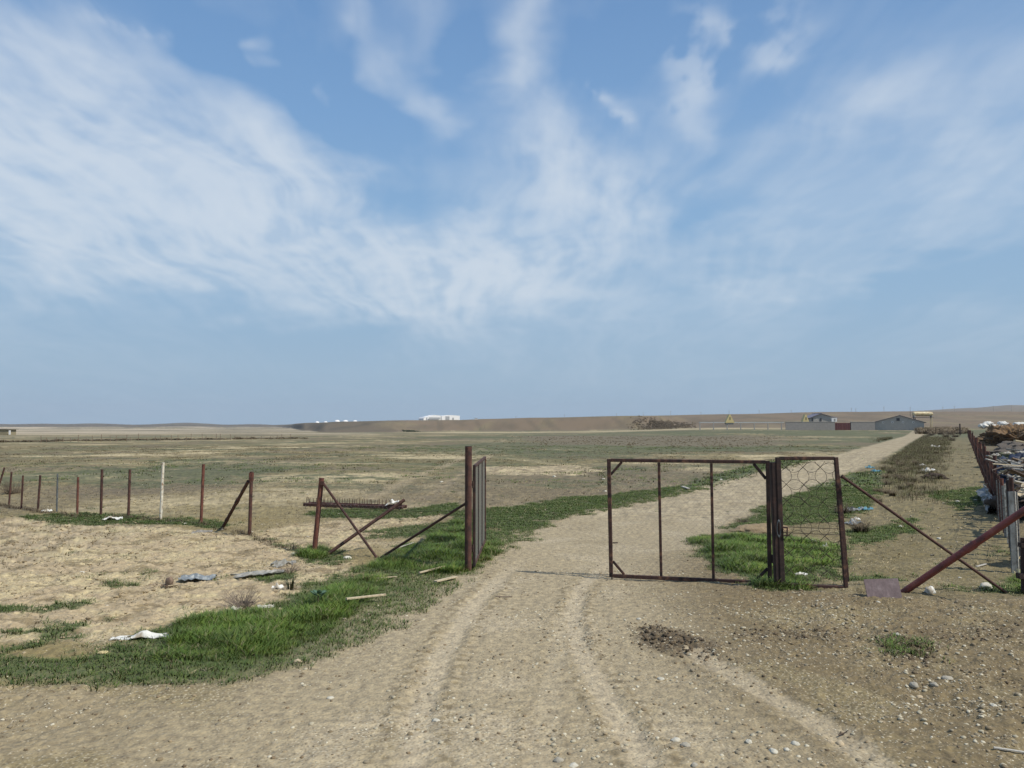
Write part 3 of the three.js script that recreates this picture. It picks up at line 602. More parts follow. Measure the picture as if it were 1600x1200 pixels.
{
  const lush = (x, z) => { const l = look(LUSH, x, z); return l < .05 ? 0 : smooth(.30, .85, l + .55 * fbm(x * 2.2, z * 2.2, 3)); };
  const L = sow(554400, 4.2, 16, 5, (x, z) => lush(x, z) * .5);
  for (const p of L) p.s *= clamp(.42 + 1.0 * p.k + .55 * n2(p.x * 1.9, p.z * 1.9), .35, 1.5);
  scatter('tall_grass', 'lush bright green grass growing tall beside the track and gate posts', tuft(7, .105, .045, .0052, 3, 1.0), bladeMat, L, greenTone);
  const sh = (x, z, d) => { const nB = fbm(x * 1.1 + 9, z * 1.1, 4); return greenAt(x, z, nB); };
  const S1 = sow(686400, 4.2, 24, 6, (x, z, d) => sh(x, z, d) * .5);
  for (const p of S1) p.s *= .8;
  scatter('short_grass', 'short dull green grass and weeds hugging the soil', tuft(6, .05, .04, .007, 4, 1.0), bladeMat, S1, dullGreen);
  const S2 = sow(118800, 24, 46, 7, (x, z, d) => sh(x, z, d) * .3);
  scatter('verge_grass', 'low green grass along both edges of the far track', tuft(7, .07, .12, .016, 9, 1.0), bladeMat, S2, dullGreen);
  // weeds that spread flat over the open pasture
  const D1 = sow(105600, 6, 26, 8, (x, z, d) => (roadDist(x, z) < .25 || look(YARD, x, z) > .35) ? 0 : .16 * smooth(-.25, .35, fbm(x * .9 + 4, z * .9, 3)) + .05);
  scatter('dry_grass', 'thin dry straw stubble standing on the bare pasture', tuft(6, .045, .055, .006, 12, 1.3), strawMat, D1, (p, c) => (p.q > .3 ? strawTone(p, c) : drabTone(p, c)));
  const D2 = sow(198000, 26, 75, 9, (x, z, d) => roadDist(x, z) < .3 ? 0 : .2 * smooth(-.2, .35, fbm(x * .35 + 4, z * .25, 3)));
  scatter('pasture_grass', 'patchy dry tussocks across the middle of the pasture', tuft(8, .065, .18, .018, 13, 1.3), strawMat, D2, (p, c) => { const g = fbm(p.x * .035 + 11, p.z * .024 + 60, 3); if (g + .25 * p.q > .15) dullGreen(p, c); else drabTone(p, c); });
  console.log('grass', L.length, S1.length, S2.length, D1.length, D2.length);
}
{
  const stoneA = lump(1, .62, .8, 3, 1, .25), stoneB = lump(1, .5, .9, 8, 1, .3), clodG = lump(1, .8, .9, 5, 1, .5);
  const stoneMat = new THREE.MeshStandardMaterial({ color: 0xffffff, roughness: .95 });
  const bare = (x, z, d) => { const yard = look(YARD, x, z), rd = roadDist(x, z); if (yard < .4 && rd > -.05) return 0; const g = look(SHORT, x, z); return (.03 + .30 * smooth(0, .35, fbm(x * 1.3 + 6, z * 1.3, 3) + .5 * fbm(x * 3.3, z * 3.3 + 9, 2)) + .9 * look(STONY, x, z) * smooth(-.4, .2, n2(x * 3.1, z * 3.1)) + .18 * smooth(.3, 1.6, rd) * smooth(-1, 1, x)) * (1 - .7 * g); };
  const fineBare = (x, z, d) => { const b = bare(x, z, d); return b > 0 ? b + .13 : 0; };
  const G = (n, d0, d1, seed, lo, hi, pow) => { const l = sow(n, d0, d1, seed, hi < .02 ? fineBare : bare); for (const p of l) { p.s = lo + (hi - lo) * Math.pow(p.q, pow); p.rx = (p.q * 7.7 % 1 - .5) * .7; p.y += p.s * .10; } return l; };
  const stoneTone = (p, c) => { const t = (p.q * 13.7) % 1, w = (p.q * 5.3) % 1; if (t < .34) c.setRGB(lerp(.38, .60, w), lerp(.335, .545, w), lerp(.23, .41, w)); else if (t < .62) c.setRGB(lerp(.21, .32, w), lerp(.175, .27, w), lerp(.115, .185, w)); else c.setRGB(lerp(.17, .32, w), lerp(.13, .25, w), lerp(.075, .15, w)); };
  const A = G(118800, 4, 10.5, 21, .010, .042, 5), B = G(435600, 4, 13, 22, .006, .017, 2);
  scatter('gravel', 'scattered pale gravel stones lying on the brown dirt', stoneA, stoneMat, A, stoneTone);
  scatter('grit', 'fine stone chips strewn over the dirt and the track', stoneB, stoneMat, B, stoneTone);
  const C = sow(79200, 4, 11, 23, (x, z) => { const yard = look(YARD, x, z); return yard < .4 ? 0 : .06 + .9 * look(CLOD, x, z) + .12 * smooth(.2, 1.5, roadDist(x, z)) * smooth(-.1, .3, fbm(x * 1.1 + 30, z * 1.1, 3)); });
  for (const p of C) { p.s = .007 + .018 * Math.pow(p.q, 4) + .022 * look(CLOD, p.x, p.z) * p.q; p.y += p.s * .2; }
  scatter('soil_clods', 'crumbled brown soil clods torn up by tyres', clodG, stoneMat, C, (p, c) => { const t = (p.q * 9.1) % 1, k = look(CLOD, p.x, p.z) > .3 ? .55 : 1; c.setRGB(lerp(.11, .22, t) * k, lerp(.08, .16, t) * k, lerp(.047, .094, t) * k); });
  const F = sow(79200, 6.5, 17, 25, (x, z) => look(YARD, x, z) > .35 ? 0 : .55 * look(STRAW, x, z) * smooth(-.15, .3, fbm(x * 1.7 + 12, z * 1.7, 3)));
  for (const p of F) { p.s = .012 + .05 * Math.pow(p.q, 3); p.sy = .55; p.y += p.s * .08; }
  scatter('straw_clods', 'small crumbly clods on the bare straw coloured soil', clodG, stoneMat, F, (p, c) => { const t = (p.q * 9.1) % 1; c.setRGB(lerp(.20, .42, t), lerp(.15, .335, t), lerp(.085, .20, t)); });
  const E = sow(26400, 7, 40, 24, (x, z) => (look(YARD, x, z) > .3 || roadDist(x, z) < 0) ? 0 : .10);
  for (const p of E) { p.s = .012 + .05 * Math.pow(p.q, 5) ; p.y += p.s * .15; }
  scatter('field_stones', 'small pale stones lying loose over the pasture', stoneB, stoneMat, E, (p, c) => { const t = (p.q * 9.1) % 1; c.setRGB(lerp(.26, .5, t), lerp(.21, .44, t), lerp(.14, .33, t)); });
  console.log('stones', A.length, B.length, C.length, E.length);
}

// ---------------------------------------------------------------- the fence on the left: single pipe posts
function postThing(name, label, group, bx, by, tx, ty, r, mat, flatBar) {
  const b = put(bx, by), d = -b.z, t = at(tx, ty, d), o = thing(name, label, 'fence post', group, b.x, b.y, b.z);
  const top = t.sub(b), foot = top.clone().normalize().multiplyScalar(-.25);
  const side = V(1, 0, .25).normalize();
  if (flatBar) { // an angle iron: two legs set at right angles
    obj('shaft', [bar(foot, top, r * 2, r * .35, V(0, 0, 1)), bar(foot.clone().add(V(-r * .9, 0, -r)), top.clone().add(V(-r * .9, 0, -r)), r * .35, r * 2, V(0, 0, 1))], mat, o);
  } else {
    obj('shaft', pipe(foot, top, r, 12), mat, o);
    obj('cap', pipe(top.clone().addScaledVector(top.clone().normalize(), .002), top.clone().addScaledVector(top.clone().normalize(), .008), r * 1.08, 12), mat, o);
  }
  for (const k of [.35, .72]) { // a wire stub welded on
    const q = top.clone().multiplyScalar(k);
    obj('hook', pipe(q.clone().addScaledVector(side, r * .8), q.clone().addScaledVector(side, r * 1.9).add(V(0, .012, 0)), .004, 5), mat, o);
  }
  return o;
}
const FL = 'pipe posts of the fence on the left';
[[-4, 768, 7, 731, .030, 'post', 0, 'leaning rusty post cut by the picture edge, outermost of the fence'],
 [14, 789, 18, 738, .026, 'post', 0, 'thin rusty post next to the leaning outermost fence post'],
 [33, 798, 36, 743, .026, 'post', 1, 'short rusty angle post, third from the outer end of the fence'],
 [59, 800, 63, 743, .028, 'brown', 0, 'dark brown pipe post above white litter at the fence foot'],
 [88.5, 802, 90, 741, .020, 'zinc', 0, 'slender greyish post, thinnest in the fence line'],
 [120.5, 806, 122, 746, .028, 'brick', 0, 'red rusty pipe post with a pale base'],
 [157.5, 807, 159.5, 734, .032, 'brown', 0, 'dark pipe post standing beside crumpled white plastic'],
 [200.5, 808, 203, 734, .032, 'post', 0, 'rusty pipe post next before the white painted post'],
 [251, 812, 255, 723, .034, 'white', 0, 'white painted post, the only pale one in the fence'],
 [314, 817, 318, 726, .035, 'brick', 0, 'tall red rusty post between white post and braced post'],
].forEach(([bx, by, tx, ty, r, m, fb, l]) => postThing('fence_post', l, FL, bx, by, tx, ty, r * .82, M[m], fb));
{
  const b = put(389.5, 838), d = -b.z, o = thing('braced_post', 'rusty corner post propped by a slanting dark pipe brace', 'fence post', FL, b.x, b.y, b.z);
  const t = at(393, 737, d).sub(b);
  obj('shaft', pipe(V(0, -.3, 0), t, .030, 12), M.post, o);
  obj('clamp', [bar(t.clone().multiplyScalar(.86), t.clone().multiplyScalar(.985), .075, .06)], M.brick, o);
  const f = put(348, 823).sub(b), k = at(388, 752, d + .04).sub(b);
  obj('brace', [pipe(f.clone().addScaledVector(k.clone().sub(f).normalize(), -.1), k, .030, 12), pipe(f.clone().lerp(k, .55), f.clone().lerp(k, .62), .038, 12), pipe(f.clone().lerp(k, .15), f.clone().lerp(k, .2), .036, 12)], M.brown, o);
}
{ // leaning post with its stay, the loose pipe and the stay of the gate post
  const b = put(491, 864), d = -b.z, o = thing('leaning_post', 'leaning rust red post with a thin stay down to the grass', 'fence post', FL, b.x, b.y, b.z);
  const t = at(502.5, 748, d).sub(b); obj('shaft', pipe(t.clone().multiplyScalar(-.15), t, .038, 14), M.brick, o);
  obj('cap', pipe(t.clone().multiplyScalar(1.002), t.clone().multiplyScalar(1.01), .041, 14), M.brick, o);
  const f = put(589, 872).sub(b), k = at(505, 755, d - .03).sub(b);
  obj('stay', pipe(f.clone().addScaledVector(k.clone().sub(f).normalize(), -.08), k, .019, 9), M.brown, o);
  obj('bracket', box(.05, .06, .05, k.x - .012, k.y, k.z), M.brown, o);
  const a = put(508, 868), e = at(632, 781, -a.z + .35), p = thing('loose_pipe', 'dark pipe slanting up from the grass with a free end', 'pipe', null, a.x, a.y, a.z);
  const q = e.clone().sub(a); obj('tube', pipe(q.clone().multiplyScalar(-.05), q, .026, 12), M.brown, p); obj('collar', pipe(q.clone().multiplyScalar(.93), q.clone().multiplyScalar(.955), .031, 12), M.brown, p); obj('bore', pipe(q.clone().multiplyScalar(1.0005), q.clone().multiplyScalar(1.002), .019, 12), M.black, p);
}
// ---------------------------------------------------------------- the gate
function meshPanel(o, u, w, h, y0, z, cell, r, inset = .02) { // woven diamond wire in the plane u (unit vector), from 0 to w
  const list = [], P = (s, y) => V(u.x * s, y, u.z * s + z);
  for (let s = -h; s < w; s += cell) for (const dir of [1, -1]) {
    let a = [s, 0], b = [s + h, h]; if (dir < 0) { a = [s, h]; b = [s + h, 0]; }
    const t0 = clamp((inset - a[0]) / h), t1 = clamp((w - inset - a[0]) / h); if (t1 - t0 < .01) continue;
    const A = P(lerp(a[0], b[0], t0), y0 + lerp(a[1], b[1], t0)), B = P(lerp(a[0], b[0], t1), y0 + lerp(a[1], b[1], t1));
    const g = new THREE.CylinderGeometry(r, r, A.distanceTo(B), 3, 1, true); g.applyQuaternion(new THREE.Quaternion().setFromUnitVectors(UPV, B.clone().sub(A).normalize())); g.translate((A.x + B.x) / 2, (A.y + B.y) / 2, (A.z + B.z) / 2); list.push(g);
  }
  const m = obj('wire_mesh', list, M.mesh, o); m.userData.kind = 'stuff'; return m;
}
{ // left gate post
  const b = put(731.5, 888), d = -b.z, o = thing('gate_post', 'thick round rusty post carrying the open gate leaf, with a slanting stay', 'gate post', 'gate posts', b.x, b.y, b.z);
  const t = at(732, 698, d).sub(b);
  obj('shaft', pipe(V(0, -.4, 0), t, .047, 18), M.post, o); obj('cap', pipe(t.clone().add(V(0, .001, 0)), t.clone().add(V(0, .007, 0)), .0475, 18), M.gatePost, o);
  const f = put(591, 874).sub(b), k = at(727, 787, d).sub(b);
  obj('stay', pipe(f.clone().addScaledVector(k.clone().sub(f).normalize(), -.08), k, .018, 9), M.brown, o);
  for (const y of [.3, 1.15]) obj('hinge', [pipe(V(.062, y - .05, -.02), V(.062, y + .05, -.02), .013, 8), box(.05, .03, .02, .045, y, -.015)], M.gatePost, o);
  // the leaf that stands open, turned away down the track
  const a = V(b.x + .075, b.y + .05, b.z - .03), e = at(757.5, 848, d + 2.05), L = Math.hypot(e.x - a.x, e.z - a.z), u = V((e.x - a.x) / L, 0, (e.z - a.z) / L), H = 1.36, rise = .04;
  const g = thing('gate_leaf', 'open gate leaf seen edge on beside the round post, wire mesh between bars', 'gate', 'gate leaves', a.x, a.y, a.z);
  const n = V(-u.z, 0, u.x), P = (s, y) => V(u.x * s, y + rise * s / L, u.z * s);
  obj('hinge_stile', bar(P(.02, 0), P(.02, H), .04, .04, n), M.gatePost, g); obj('outer_stile', bar(P(L - .02, 0), P(L - .02, H), .04, .04, n), M.gate, g);
  obj('top_rail', bar(P(.04, H - .02), P(L - .04, H - .02), .04, .038, n), M.gate, g); obj('bottom_rail', bar(P(.04, .02), P(L - .04, .02), .045, .038, n), M.gate, g);
  for (const k2 of [.34, .67]) obj('upright', bar(P(L * k2, .04), P(L * k2, H - .04), .028, .026, n), M.gatePost, g);
  obj('latch', bar(P(L, .95), P(L + .06, .95), .02, .02, n), M.gatePost, g); obj('keeper', bar(P(L, .78), P(L + .04, .78), .03, .02, n), M.gatePost, g);
  obj('drop_bolt', pipe(P(L - .02, .001), P(L - .02, -.1), .008, 6), M.gatePost, g);
  meshPanel(g, u, L, H - .02, .02, 0, .05, .0014);
}
{ // the closed leaf in the middle
  const a = at(1203, 911, 9.42), e = at(955, 899.5, 9.86), d = e.clone().sub(a); d.y = 0; const L = d.length(), u = d.divideScalar(L), n = V(-u.z, 0, u.x);
  const g = thing('gate_leaf', 'closed rusty gate leaf standing across the track, with corner braces', 'gate', 'gate leaves', a.x, a.y, a.z);
  const top = at(952, 719, 9.86).y - e.y, topR = at(1199, 722, 9.42).y - a.y, lift = e.y - a.y;
  const P = (s, v) => V(u.x * s * L - (v > .5 ? .02 * s : 0), lift * s + lerp(topR, top, s) * v, u.z * s * L);
  const W = .048, I = .02;
  obj('outer_stile', bar(P(1, -.01), P(1, 1.01), W, .04, n), M.gate, g); obj('hinge_stile', bar(P(0, -.01), P(0, 1.01), W, .04, n), M.gatePost, g);
  obj('top_rail', bar(P(.014, 1), P(.986, 1), .042, .036, n), M.gate, g); obj('bottom_rail', bar(P(.014, 0), P(.986, 0), .046, .036, n), M.gate, g);
  for (const s of [.345, .675]) obj('upright', bar(P(s, .016), P(s, .984), .034, .030, n), M.gate, g);
  const c = .085;
  obj('corner_brace', bar(P(1 - .012, .875), P(1 - c, .985), .032, .022, n), M.gate, g); obj('corner_brace', bar(P(1 - .012, .125), P(1 - c, .016), .032, .022, n), M.gate, g);
  obj('corner_brace', bar(P(.012, .86), P(c, .985), .036, .022, n), M.gatePost, g); obj('corner_brace', bar(P(.012, .12), P(c, .016), .036, .022, n), M.gatePost, g);
  obj('bolt_handle', pipe(P(1, .285).add(V(.02, 0, .02)), P(1, .285).add(V(.085, 0, .02)), .008, 6), M.gatePost, g);
  obj('drop_bolt', pipe(P(.996, -.08), P(.996, .03).add(V(0, 0, .02)), .009, 6), M.gatePost, g);
  for (const s of [.2, .8]) obj('hinge', pipe(P(0, s).add(V(.035, -.05, 0)), P(0, s).add(V(.035, .05, 0)), .016, 8), M.gatePost, g);
  meshPanel(g, u, L, 1.36, .03, 0, .075, .0007).position.y = 0;
}
{ // the dark double post and the wicket
  const b = put(1217, 918), d = -b.z, o = thing('gate_post', 'dark square iron post between the closed leaf and the wicket', 'gate post', 'gate posts', b.x, b.y, b.z);
  const t = at(1208.5, 723, d).sub(b);
  obj('shaft', bar(V(0, -.4, 0), t, .085, .08, V(0, 0, 1)), M.gatePost, o);
  obj('cap', bar(t, t.clone().add(V(0, .006, 0)), .089, .084, V(0, 0, 1)), M.gatePost, o);
  const q = at(1217, 826, d - .07).sub(b), loop = new THREE.TorusGeometry(.05, .008, 6, 20); loop.scale(.42, 1.85, 1); loop.translate(q.x, q.y, q.z);
  obj('chain_loop', loop, M.zinc, o);
  const w = thing('wicket', 'narrow wicket door of rusty bars filled with wavy wire', 'wicket', null, b.x, b.y, b.z);
  const C = [at(1222.5, 916, d - .03), at(1322, 921, d - .1), at(1306, 714.5, d - .1), at(1215.5, 714.5, d - .03)].map((p) => p.sub(b));
  const S = (u, v) => C[0].clone().multiplyScalar((1 - u) * (1 - v)).addScaledVector(C[1], u * (1 - v)).addScaledVector(C[2], u * v).addScaledVector(C[3], (1 - u) * v), N = V(0, 0, 1);
  obj('hinge_stile', bar(S(0, -.02), S(0, 1), .06, .04, N), M.gatePost, w); obj('lock_stile', bar(S(1, -.01), S(1, 1), .046, .04, N), M.gate, w);
  obj('top_rail', bar(S(.03, .992), S(.97, .992), .04, .036, N), M.gate, w); obj('bottom_rail', bar(S(.03, .01), S(.97, .01), .05, .036, N), M.gate, w);
  obj('stop_bar', bar(S(1.045, .06), S(1.03, .86), .02, .03, N), M.gate, w);
  for (const v of [.46, .415]) obj('cross_wire', pipe(S(.03, v), S(.97, v - .005), .004, 5), M.wire, w);
  obj('handle', [bar(S(.09, .395).add(V(0, 0, .03)), S(.10, .455).add(V(0, 0, .03)), .014, .014, N), bar(S(.03, .455).add(V(0, 0, .03)), S(.105, .455).add(V(0, 0, .03)), .014, .014, N), bar(S(.03, .395).add(V(0, 0, .03)), S(.10, .395).add(V(0, 0, .03)), .014, .014, N)], M.post, w);
  // wavy wires: pairs that swing apart into rounds and cross again
  const nx = 3.35, ny = 7.6, curve = (pts) => new THREE.TubeGeometry(new THREE.CatmullRomCurve3(pts), pts.length * 2, .0025, 5);
  for (let k = 0; k < 4; k++) for (const sgn of [1, -1]) {
    const pts = []; for (let i = 0; i <= 60; i++) { const v = .03 + .94 * i / 60, ph = v * ny * Math.PI, c = Math.sin(ph); const u = (k + .42) / nx + sgn * .098 * Math.sign(c) * Math.pow(Math.abs(c), .92); const uj = u + .022 * n2(v * 6 + k * 3, sgn * 2 + k) ; if (uj > .02 && uj < .98) pts.push(S(uj, v + .006 * n2(v * 9, k * 5)) .add(V(0, 0, sgn * .004))); }
    if (pts.length > 5) obj('wire', curve(pts), M.wire, w);
  }
  for (let k = 1; k < 8; k++) for (const sgn of [1, -1]) {
    const pts = []; for (let i = 0; i <= 36; i++) { const u = .03 + .94 * i / 36, c = Math.sin((u * nx - .42) * Math.PI); pts.push(S(u, k / ny + .010 * n2(u * 4 + k, 7 + k * 3) + sgn * .040 * Math.sign(c) * Math.pow(Math.abs(c), .92)).add(V(0, 0, sgn * .004))); }
    obj('wire', curve(pts), M.wire, w);
  }
}
{ // stays to the right of the wicket
  const a = put(1573, 924), e = at(1315, 744, -put(1322, 921).z - .06), o = thing('stay_rod', 'thin dark rusty rod slanting from the wicket down to the ground', 'rod', null, a.x, a.y, a.z), q = e.sub(a);
  obj('rod', pipe(q.clone().multiplyScalar(-.03), q, .017, 9), M.brown, o); obj('weld', pipe(q.clone().multiplyScalar(.99), q.clone().multiplyScalar(1.0), .024, 8), M.gate, o);
  const b = put(1411, 926), f = at(1668, 752, 8.1), p = thing('brace_pipe', 'thick red painted pipe slanting up to the right from the plate', 'pipe', null, b.x, b.y, b.z), r = f.sub(b);
  obj('tube', pipe(r.clone().multiplyScalar(-.03), r, .038, 14), M.red, p); obj('coupling', pipe(r.clone().multiplyScalar(.40), r.clone().multiplyScalar(.46), .044, 14), M.red, p);
  // the purple-brown plate leaning at its foot
  const c = put(1384, 938), w = thing('metal_plate', 'flat purplish brown metal plate leaning at the foot of the red pipe', 'plate', null, c.x, c.y, c.z);
  const T = [at(1357, 937, 8.47), at(1411, 937, 8.44), at(1403, 903.5, 8.60), at(1349.5, 905, 8.63)].map((k) => k.sub(c)), sh = new THREE.BufferGeometry(), nn = new THREE.Vector3().crossVectors(T[1].clone().sub(T[0]), T[3].clone().sub(T[0])).normalize().multiplyScalar(-.012);
  T[0].y -= .02; T[1].y -= .02;
  const pts = [...T, ...T.map((k) => k.clone().add(nn))], tri = [0, 1, 2, 0, 2, 3, 5, 4, 7, 5, 7, 6, 4, 5, 1, 4, 1, 0, 3, 2, 6, 3, 6, 7, 1, 5, 6, 1, 6, 2, 4, 0, 3, 4, 3, 7], pos = [], uv = [];
  const UVS = [[0, 0], [.5, 0], [.5, .4], [0, .4], [.02, 0], [.52, 0], [.52, .4], [.02, .4]];
  for (const k of tri) { pos.push(pts[k].x, pts[k].y, pts[k].z); uv.push(...UVS[k]); }
  sh.setAttribute('position', new THREE.Float32BufferAttribute(pos, 3)); sh.setAttribute('uv', new THREE.Float32BufferAttribute(uv, 2)); sh.computeVertexNormals(); obj('panel', sh, M.plate, w);
  const s1 = lump(.10, .16, .10, 4, 2, .2); s1.translate(.02, .05, -.12); obj('prop_stone', s1, M.rockGrey, w);
}

{ // the slack net that still hangs between the leaning post and the gate post
  const a = put(494, 866), b = put(728, 887), d = b.clone().sub(a); d.y = 0; const L = d.length(), u = d.divideScalar(L), o = thing('chain_link_net', 'slack thin wire net between the leaning post and the round gate post', 'wire net', null, a.x, a.y + .02, a.z);
  meshPanel(o, u, L, .72, .02, 0, .07, .0007);
  const top = []; for (let i = 0; i <= 20; i++) { const t = i / 20; top.push(V(u.x * L * t, .74 - .05 * Math.sin(t * Math.PI) + .01 * n2(t * 9, 3), u.z * L * t)); }
  obj('selvage_wire', new THREE.TubeGeometry(new THREE.CatmullRomCurve3(top), 60, .0022, 4), M.wire, o);
}
{ // dead weeds caught along the foot of the fence
  const line = [[-40, 780], [20, 794], [60, 803], [120, 809], [200, 811], [260, 815], [330, 821], [395, 841], [440, 856], [485, 868]].map(([x, y]) => flat(x, y)), r = rng(71), list = [];
  for (let i = 1; i < line.length; i++) { const A = line[i - 1], B = line[i], n = Math.round(Math.hypot(B[0] - A[0], B[1] - A[1]) * 60); for (let k = 0; k < n; k++) { const t = r(), x = lerp(A[0], B[0], t) + (r() - .5) * .16, z = lerp(A[1], B[1], t) + (r() - .5) * .22; if (n2(x * 1.6, z * 1.6) > -.35) list.push({ x, z, y: heightAt(x, z), s: .5 + .8 * r(), ry: r() * 6, rx: (r() - .5) * .9, rz: (r() - .5) * .9, q: r() }); } }
  scatter('fence_weeds', 'dead brown weeds caught along the foot of the fence posts', tuft(7, .09, .05, .005, 51, 1.1), strawMat, list, (p, c) => { const t = p.q; c.setRGB(lerp(.10, .24, t), lerp(.078, .185, t), lerp(.05, .115, t)); });
}

// ---------------------------------------------------------------- the harrow lying in the pasture
{
  const a = put(475, 791), e = put(629, 796), c = a.clone().lerp(e, .5), o = thing('harrow', 'long rusty toothed harrow lying in the pasture behind the leaning post', 'harrow', null, c.x, c.y, c.z);
  const A = a.sub(c), E = e.sub(c), up = V(0, .05, 0);
  const back = V(.05, 0, -.28);
  obj('front_beam', bar(A.clone().add(up), E.clone().add(up), .09, .07, UPV), M.brown, o);
  obj('rear_beam', bar(A.clone().add(up).add(back), E.clone().add(up).add(back), .07, .07, UPV), M.brown, o);
  for (const t of [.02, .25, .5, .75, .98]) obj('cross_bar', bar(A.clone().lerp(E, t).add(V(0, .06, -.04)), A.clone().lerp(E, t).add(back).add(V(0, .06, .04)), .05, .04, UPV), M.brown, o);
  for (let i = 0; i < 27; i++) {
    const p = A.clone().lerp(E, .015 + .97 * i / 26).add(V(0, .085, i % 2 ? -.01 : -.1)), r = rng(i + 5), h = .12 + .03 * r();
    obj('tooth', pipe(p, p.clone().add(V((r() - .5) * .025, h, (r() - .5) * .03)), .0085, 6, .006), M.brown, o);
  }
  for (let i = 0; i < 13; i++) { const p = A.clone().lerp(E, .03 + .94 * i / 12).add(V(0, .08, -.25)); obj('tooth', pipe(p, p.clone().add(V(.01, .11, 0)), .008, 6, .006), M.brown, o); }
  const g = sheet(.30, .22, .12, 5, 9, 8); const w = tag(obj('plastic_bag', g, M.plasticWhite), 'white crumpled plastic bag caught on the end of the harrow', 'bag', 'white bags'); w.position.set(c.x + E.x * .8, c.y + .11, c.z + E.z * .8 - .06); w.rotation.z = .25;
}
// ---------------------------------------------------------------- litter
function litter(name, geo, mat, label, category, px, py, turn = 0, group = null, sink = 0, rz = 0) {
  const p = put(px, py), m = tag(obj(name, geo, mat), label, category, group); m.position.set(p.x, p.y - sink, p.z); m.rotation.set(0, turn, rz); return m;
}
litter('plastic_sheet', sheet(.34, .2, .09, 11), M.plasticWhite, 'crumpled whitish plastic sheet on green strip below the fence', 'plastic sheet', 176, 814, .2);
litter('plastic_scrap', sheet(.2, .14, .06, 12), M.plasticWhite, 'white plastic litter heaped at the foot of the dark post', 'plastic scrap', 73, 803, .6);
litter('tin_sheet', sheet(.33, .26, .07, 14, 7, 6, .008, .05), M.woodGrey, 'pale grey flat board lying left of the braced post', 'board', 316, 834, .3);
litter('tin_sheet', sheet(.40, .26, .085, 15, 10, 8, .006, .06), M.greyTin, 'bent blue grey tin sheet on bare straw coloured soil', 'tin sheet', 309, 907, .15);
litter('plastic_film', sheet(.62, .18, .07, 17, 16, 8, .004, .35), M.film, 'long torn strip of clear plastic film trailing over grass', 'plastic film', 408, 900, .55);
litter('plastic_film', sheet(.34, .12, .12, 19, 10, 6, .004, .25), M.film, 'small clear plastic scrap blown against the dry tussock', 'plastic film', 443, 885, .9);
litter('rag', sheet(.13, .1, .06, 21, 7, 7), M.plasticWhite, 'white rag beside the spiky green tuft', 'rag', 434, 920, .2);
litter('paper_scrap', sheet(.17, .1, .035, 22, 7, 6), M.paper, 'white torn paper just above the tall grass edge', 'paper', 415, 949, .3);
litter('paper_scrap', sheet(.10, .08, .04, 23, 6, 6), M.paper, 'small white scrap under the grey dead bush', 'paper', 369, 953, .9);
litter('rubber_strip', sheet(.15, .05, .03, 24, 8, 4, .01, .1), M.black, 'black rubber strip lying in the grey dead bush', 'rubber strip', 385, 945, .1);
litter('plastic_sheet', sheet(.52, .10, .05, 25, 14, 6), M.plasticWhite, 'long white plastic strip half buried in tall grass', 'plastic sheet', 222, 998, .22);
litter('brick_piece', lump(.10, .05, .07, 3, 1, .2), M.cream, 'yellowish stone block on bare soil by the lower grass', 'stone', 161, 1022, .3);
litter('foam_piece', lump(.09, .05, .06, 6, 1, .2), M.cream, 'yellowish chunk alone on the straw coloured soil', 'chunk', 138, 907, .1);
litter('foam_piece', lump(.07, .03, .05, 9, 1, .2), M.paper, 'small whitish chunk above the yellowish one', 'chunk', 128, 897, .4);
for (const [x, y, s, l] of [[142, 883, .05, 'pale flake beside a green spot, nearer the fence'], [185, 859, .07, 'tan flake midway between grass and white post'], [352, 862, .09, 'tan flat stone below the braced post'], [25, 934, .05, 'white flake near the picture edge above green patches'], [20, 884, .06, 'greyish flake at the outer edge of the straw soil']]) litter('stone_flake', lump(s, s * .35, s * .7, x, 1, .3), M.rockTan, l, 'stone', x, y, x);
// pale boards and sticks along the grass
function stick(label, x0, y0, x1, y1, w, t, mat, cat = 'stick', lift = .02, name = 'wood_stick') {
  const a = put(x0, y0, lift), b = put(x1, y1, lift), o = tag(obj(name, bar(V(0, 0, 0), b.clone().sub(a), w, t, UPV), mat), label, cat); o.position.copy(a); return o;
}
stick('long pale stick lying across the tall grass', 541, 950, 602, 940, .035, .02, M.woodPale, 'stick', .09);
stick('pale stick pointing at the gate post from the grass', 655, 898, 694, 888, .03, .018, M.woodPale, 'stick', .045);
stick('wide pale splinter of wood at the edge of the track', 680, 910, 712, 901, .06, .018, M.woodPale, 'splinter', .03);
stick('thin white lath in the grass between stay and gate post', 622, 864, 646, 855, .018, .012, M.woodWhite, 'lath', .06);
stick('thin twig on the track next to the left tyre mark', 775, 930, 800, 928, .008, .008, M.woodDark, 'twig', .01);
stick('pale lath on the straw ground in front of the grass', 585, 906, 620, 903, .018, .012, M.woodPale, 'lath', .015);
stick('white plank lying in dry grass behind the closed leaf', 1066, 762, 1076, 766, .09, .03, M.woodWhite, 'plank', .05);
stick('flat pale strip in the grass before the scrapyard fence', 1526, 886, 1541, 884.5, .03, .012, M.woodWhite, 'strip', .02);
stick('white strip at the lower corner of the dirt yard', 1553, 1173, 1612, 1178, .014, .010, M.woodWhite, 'strip', .015);
stick('short pale chip on the dirt beside the plate', 1414, 941, 1425, 943, .02, .01, M.woodPale, 'chip', .015);
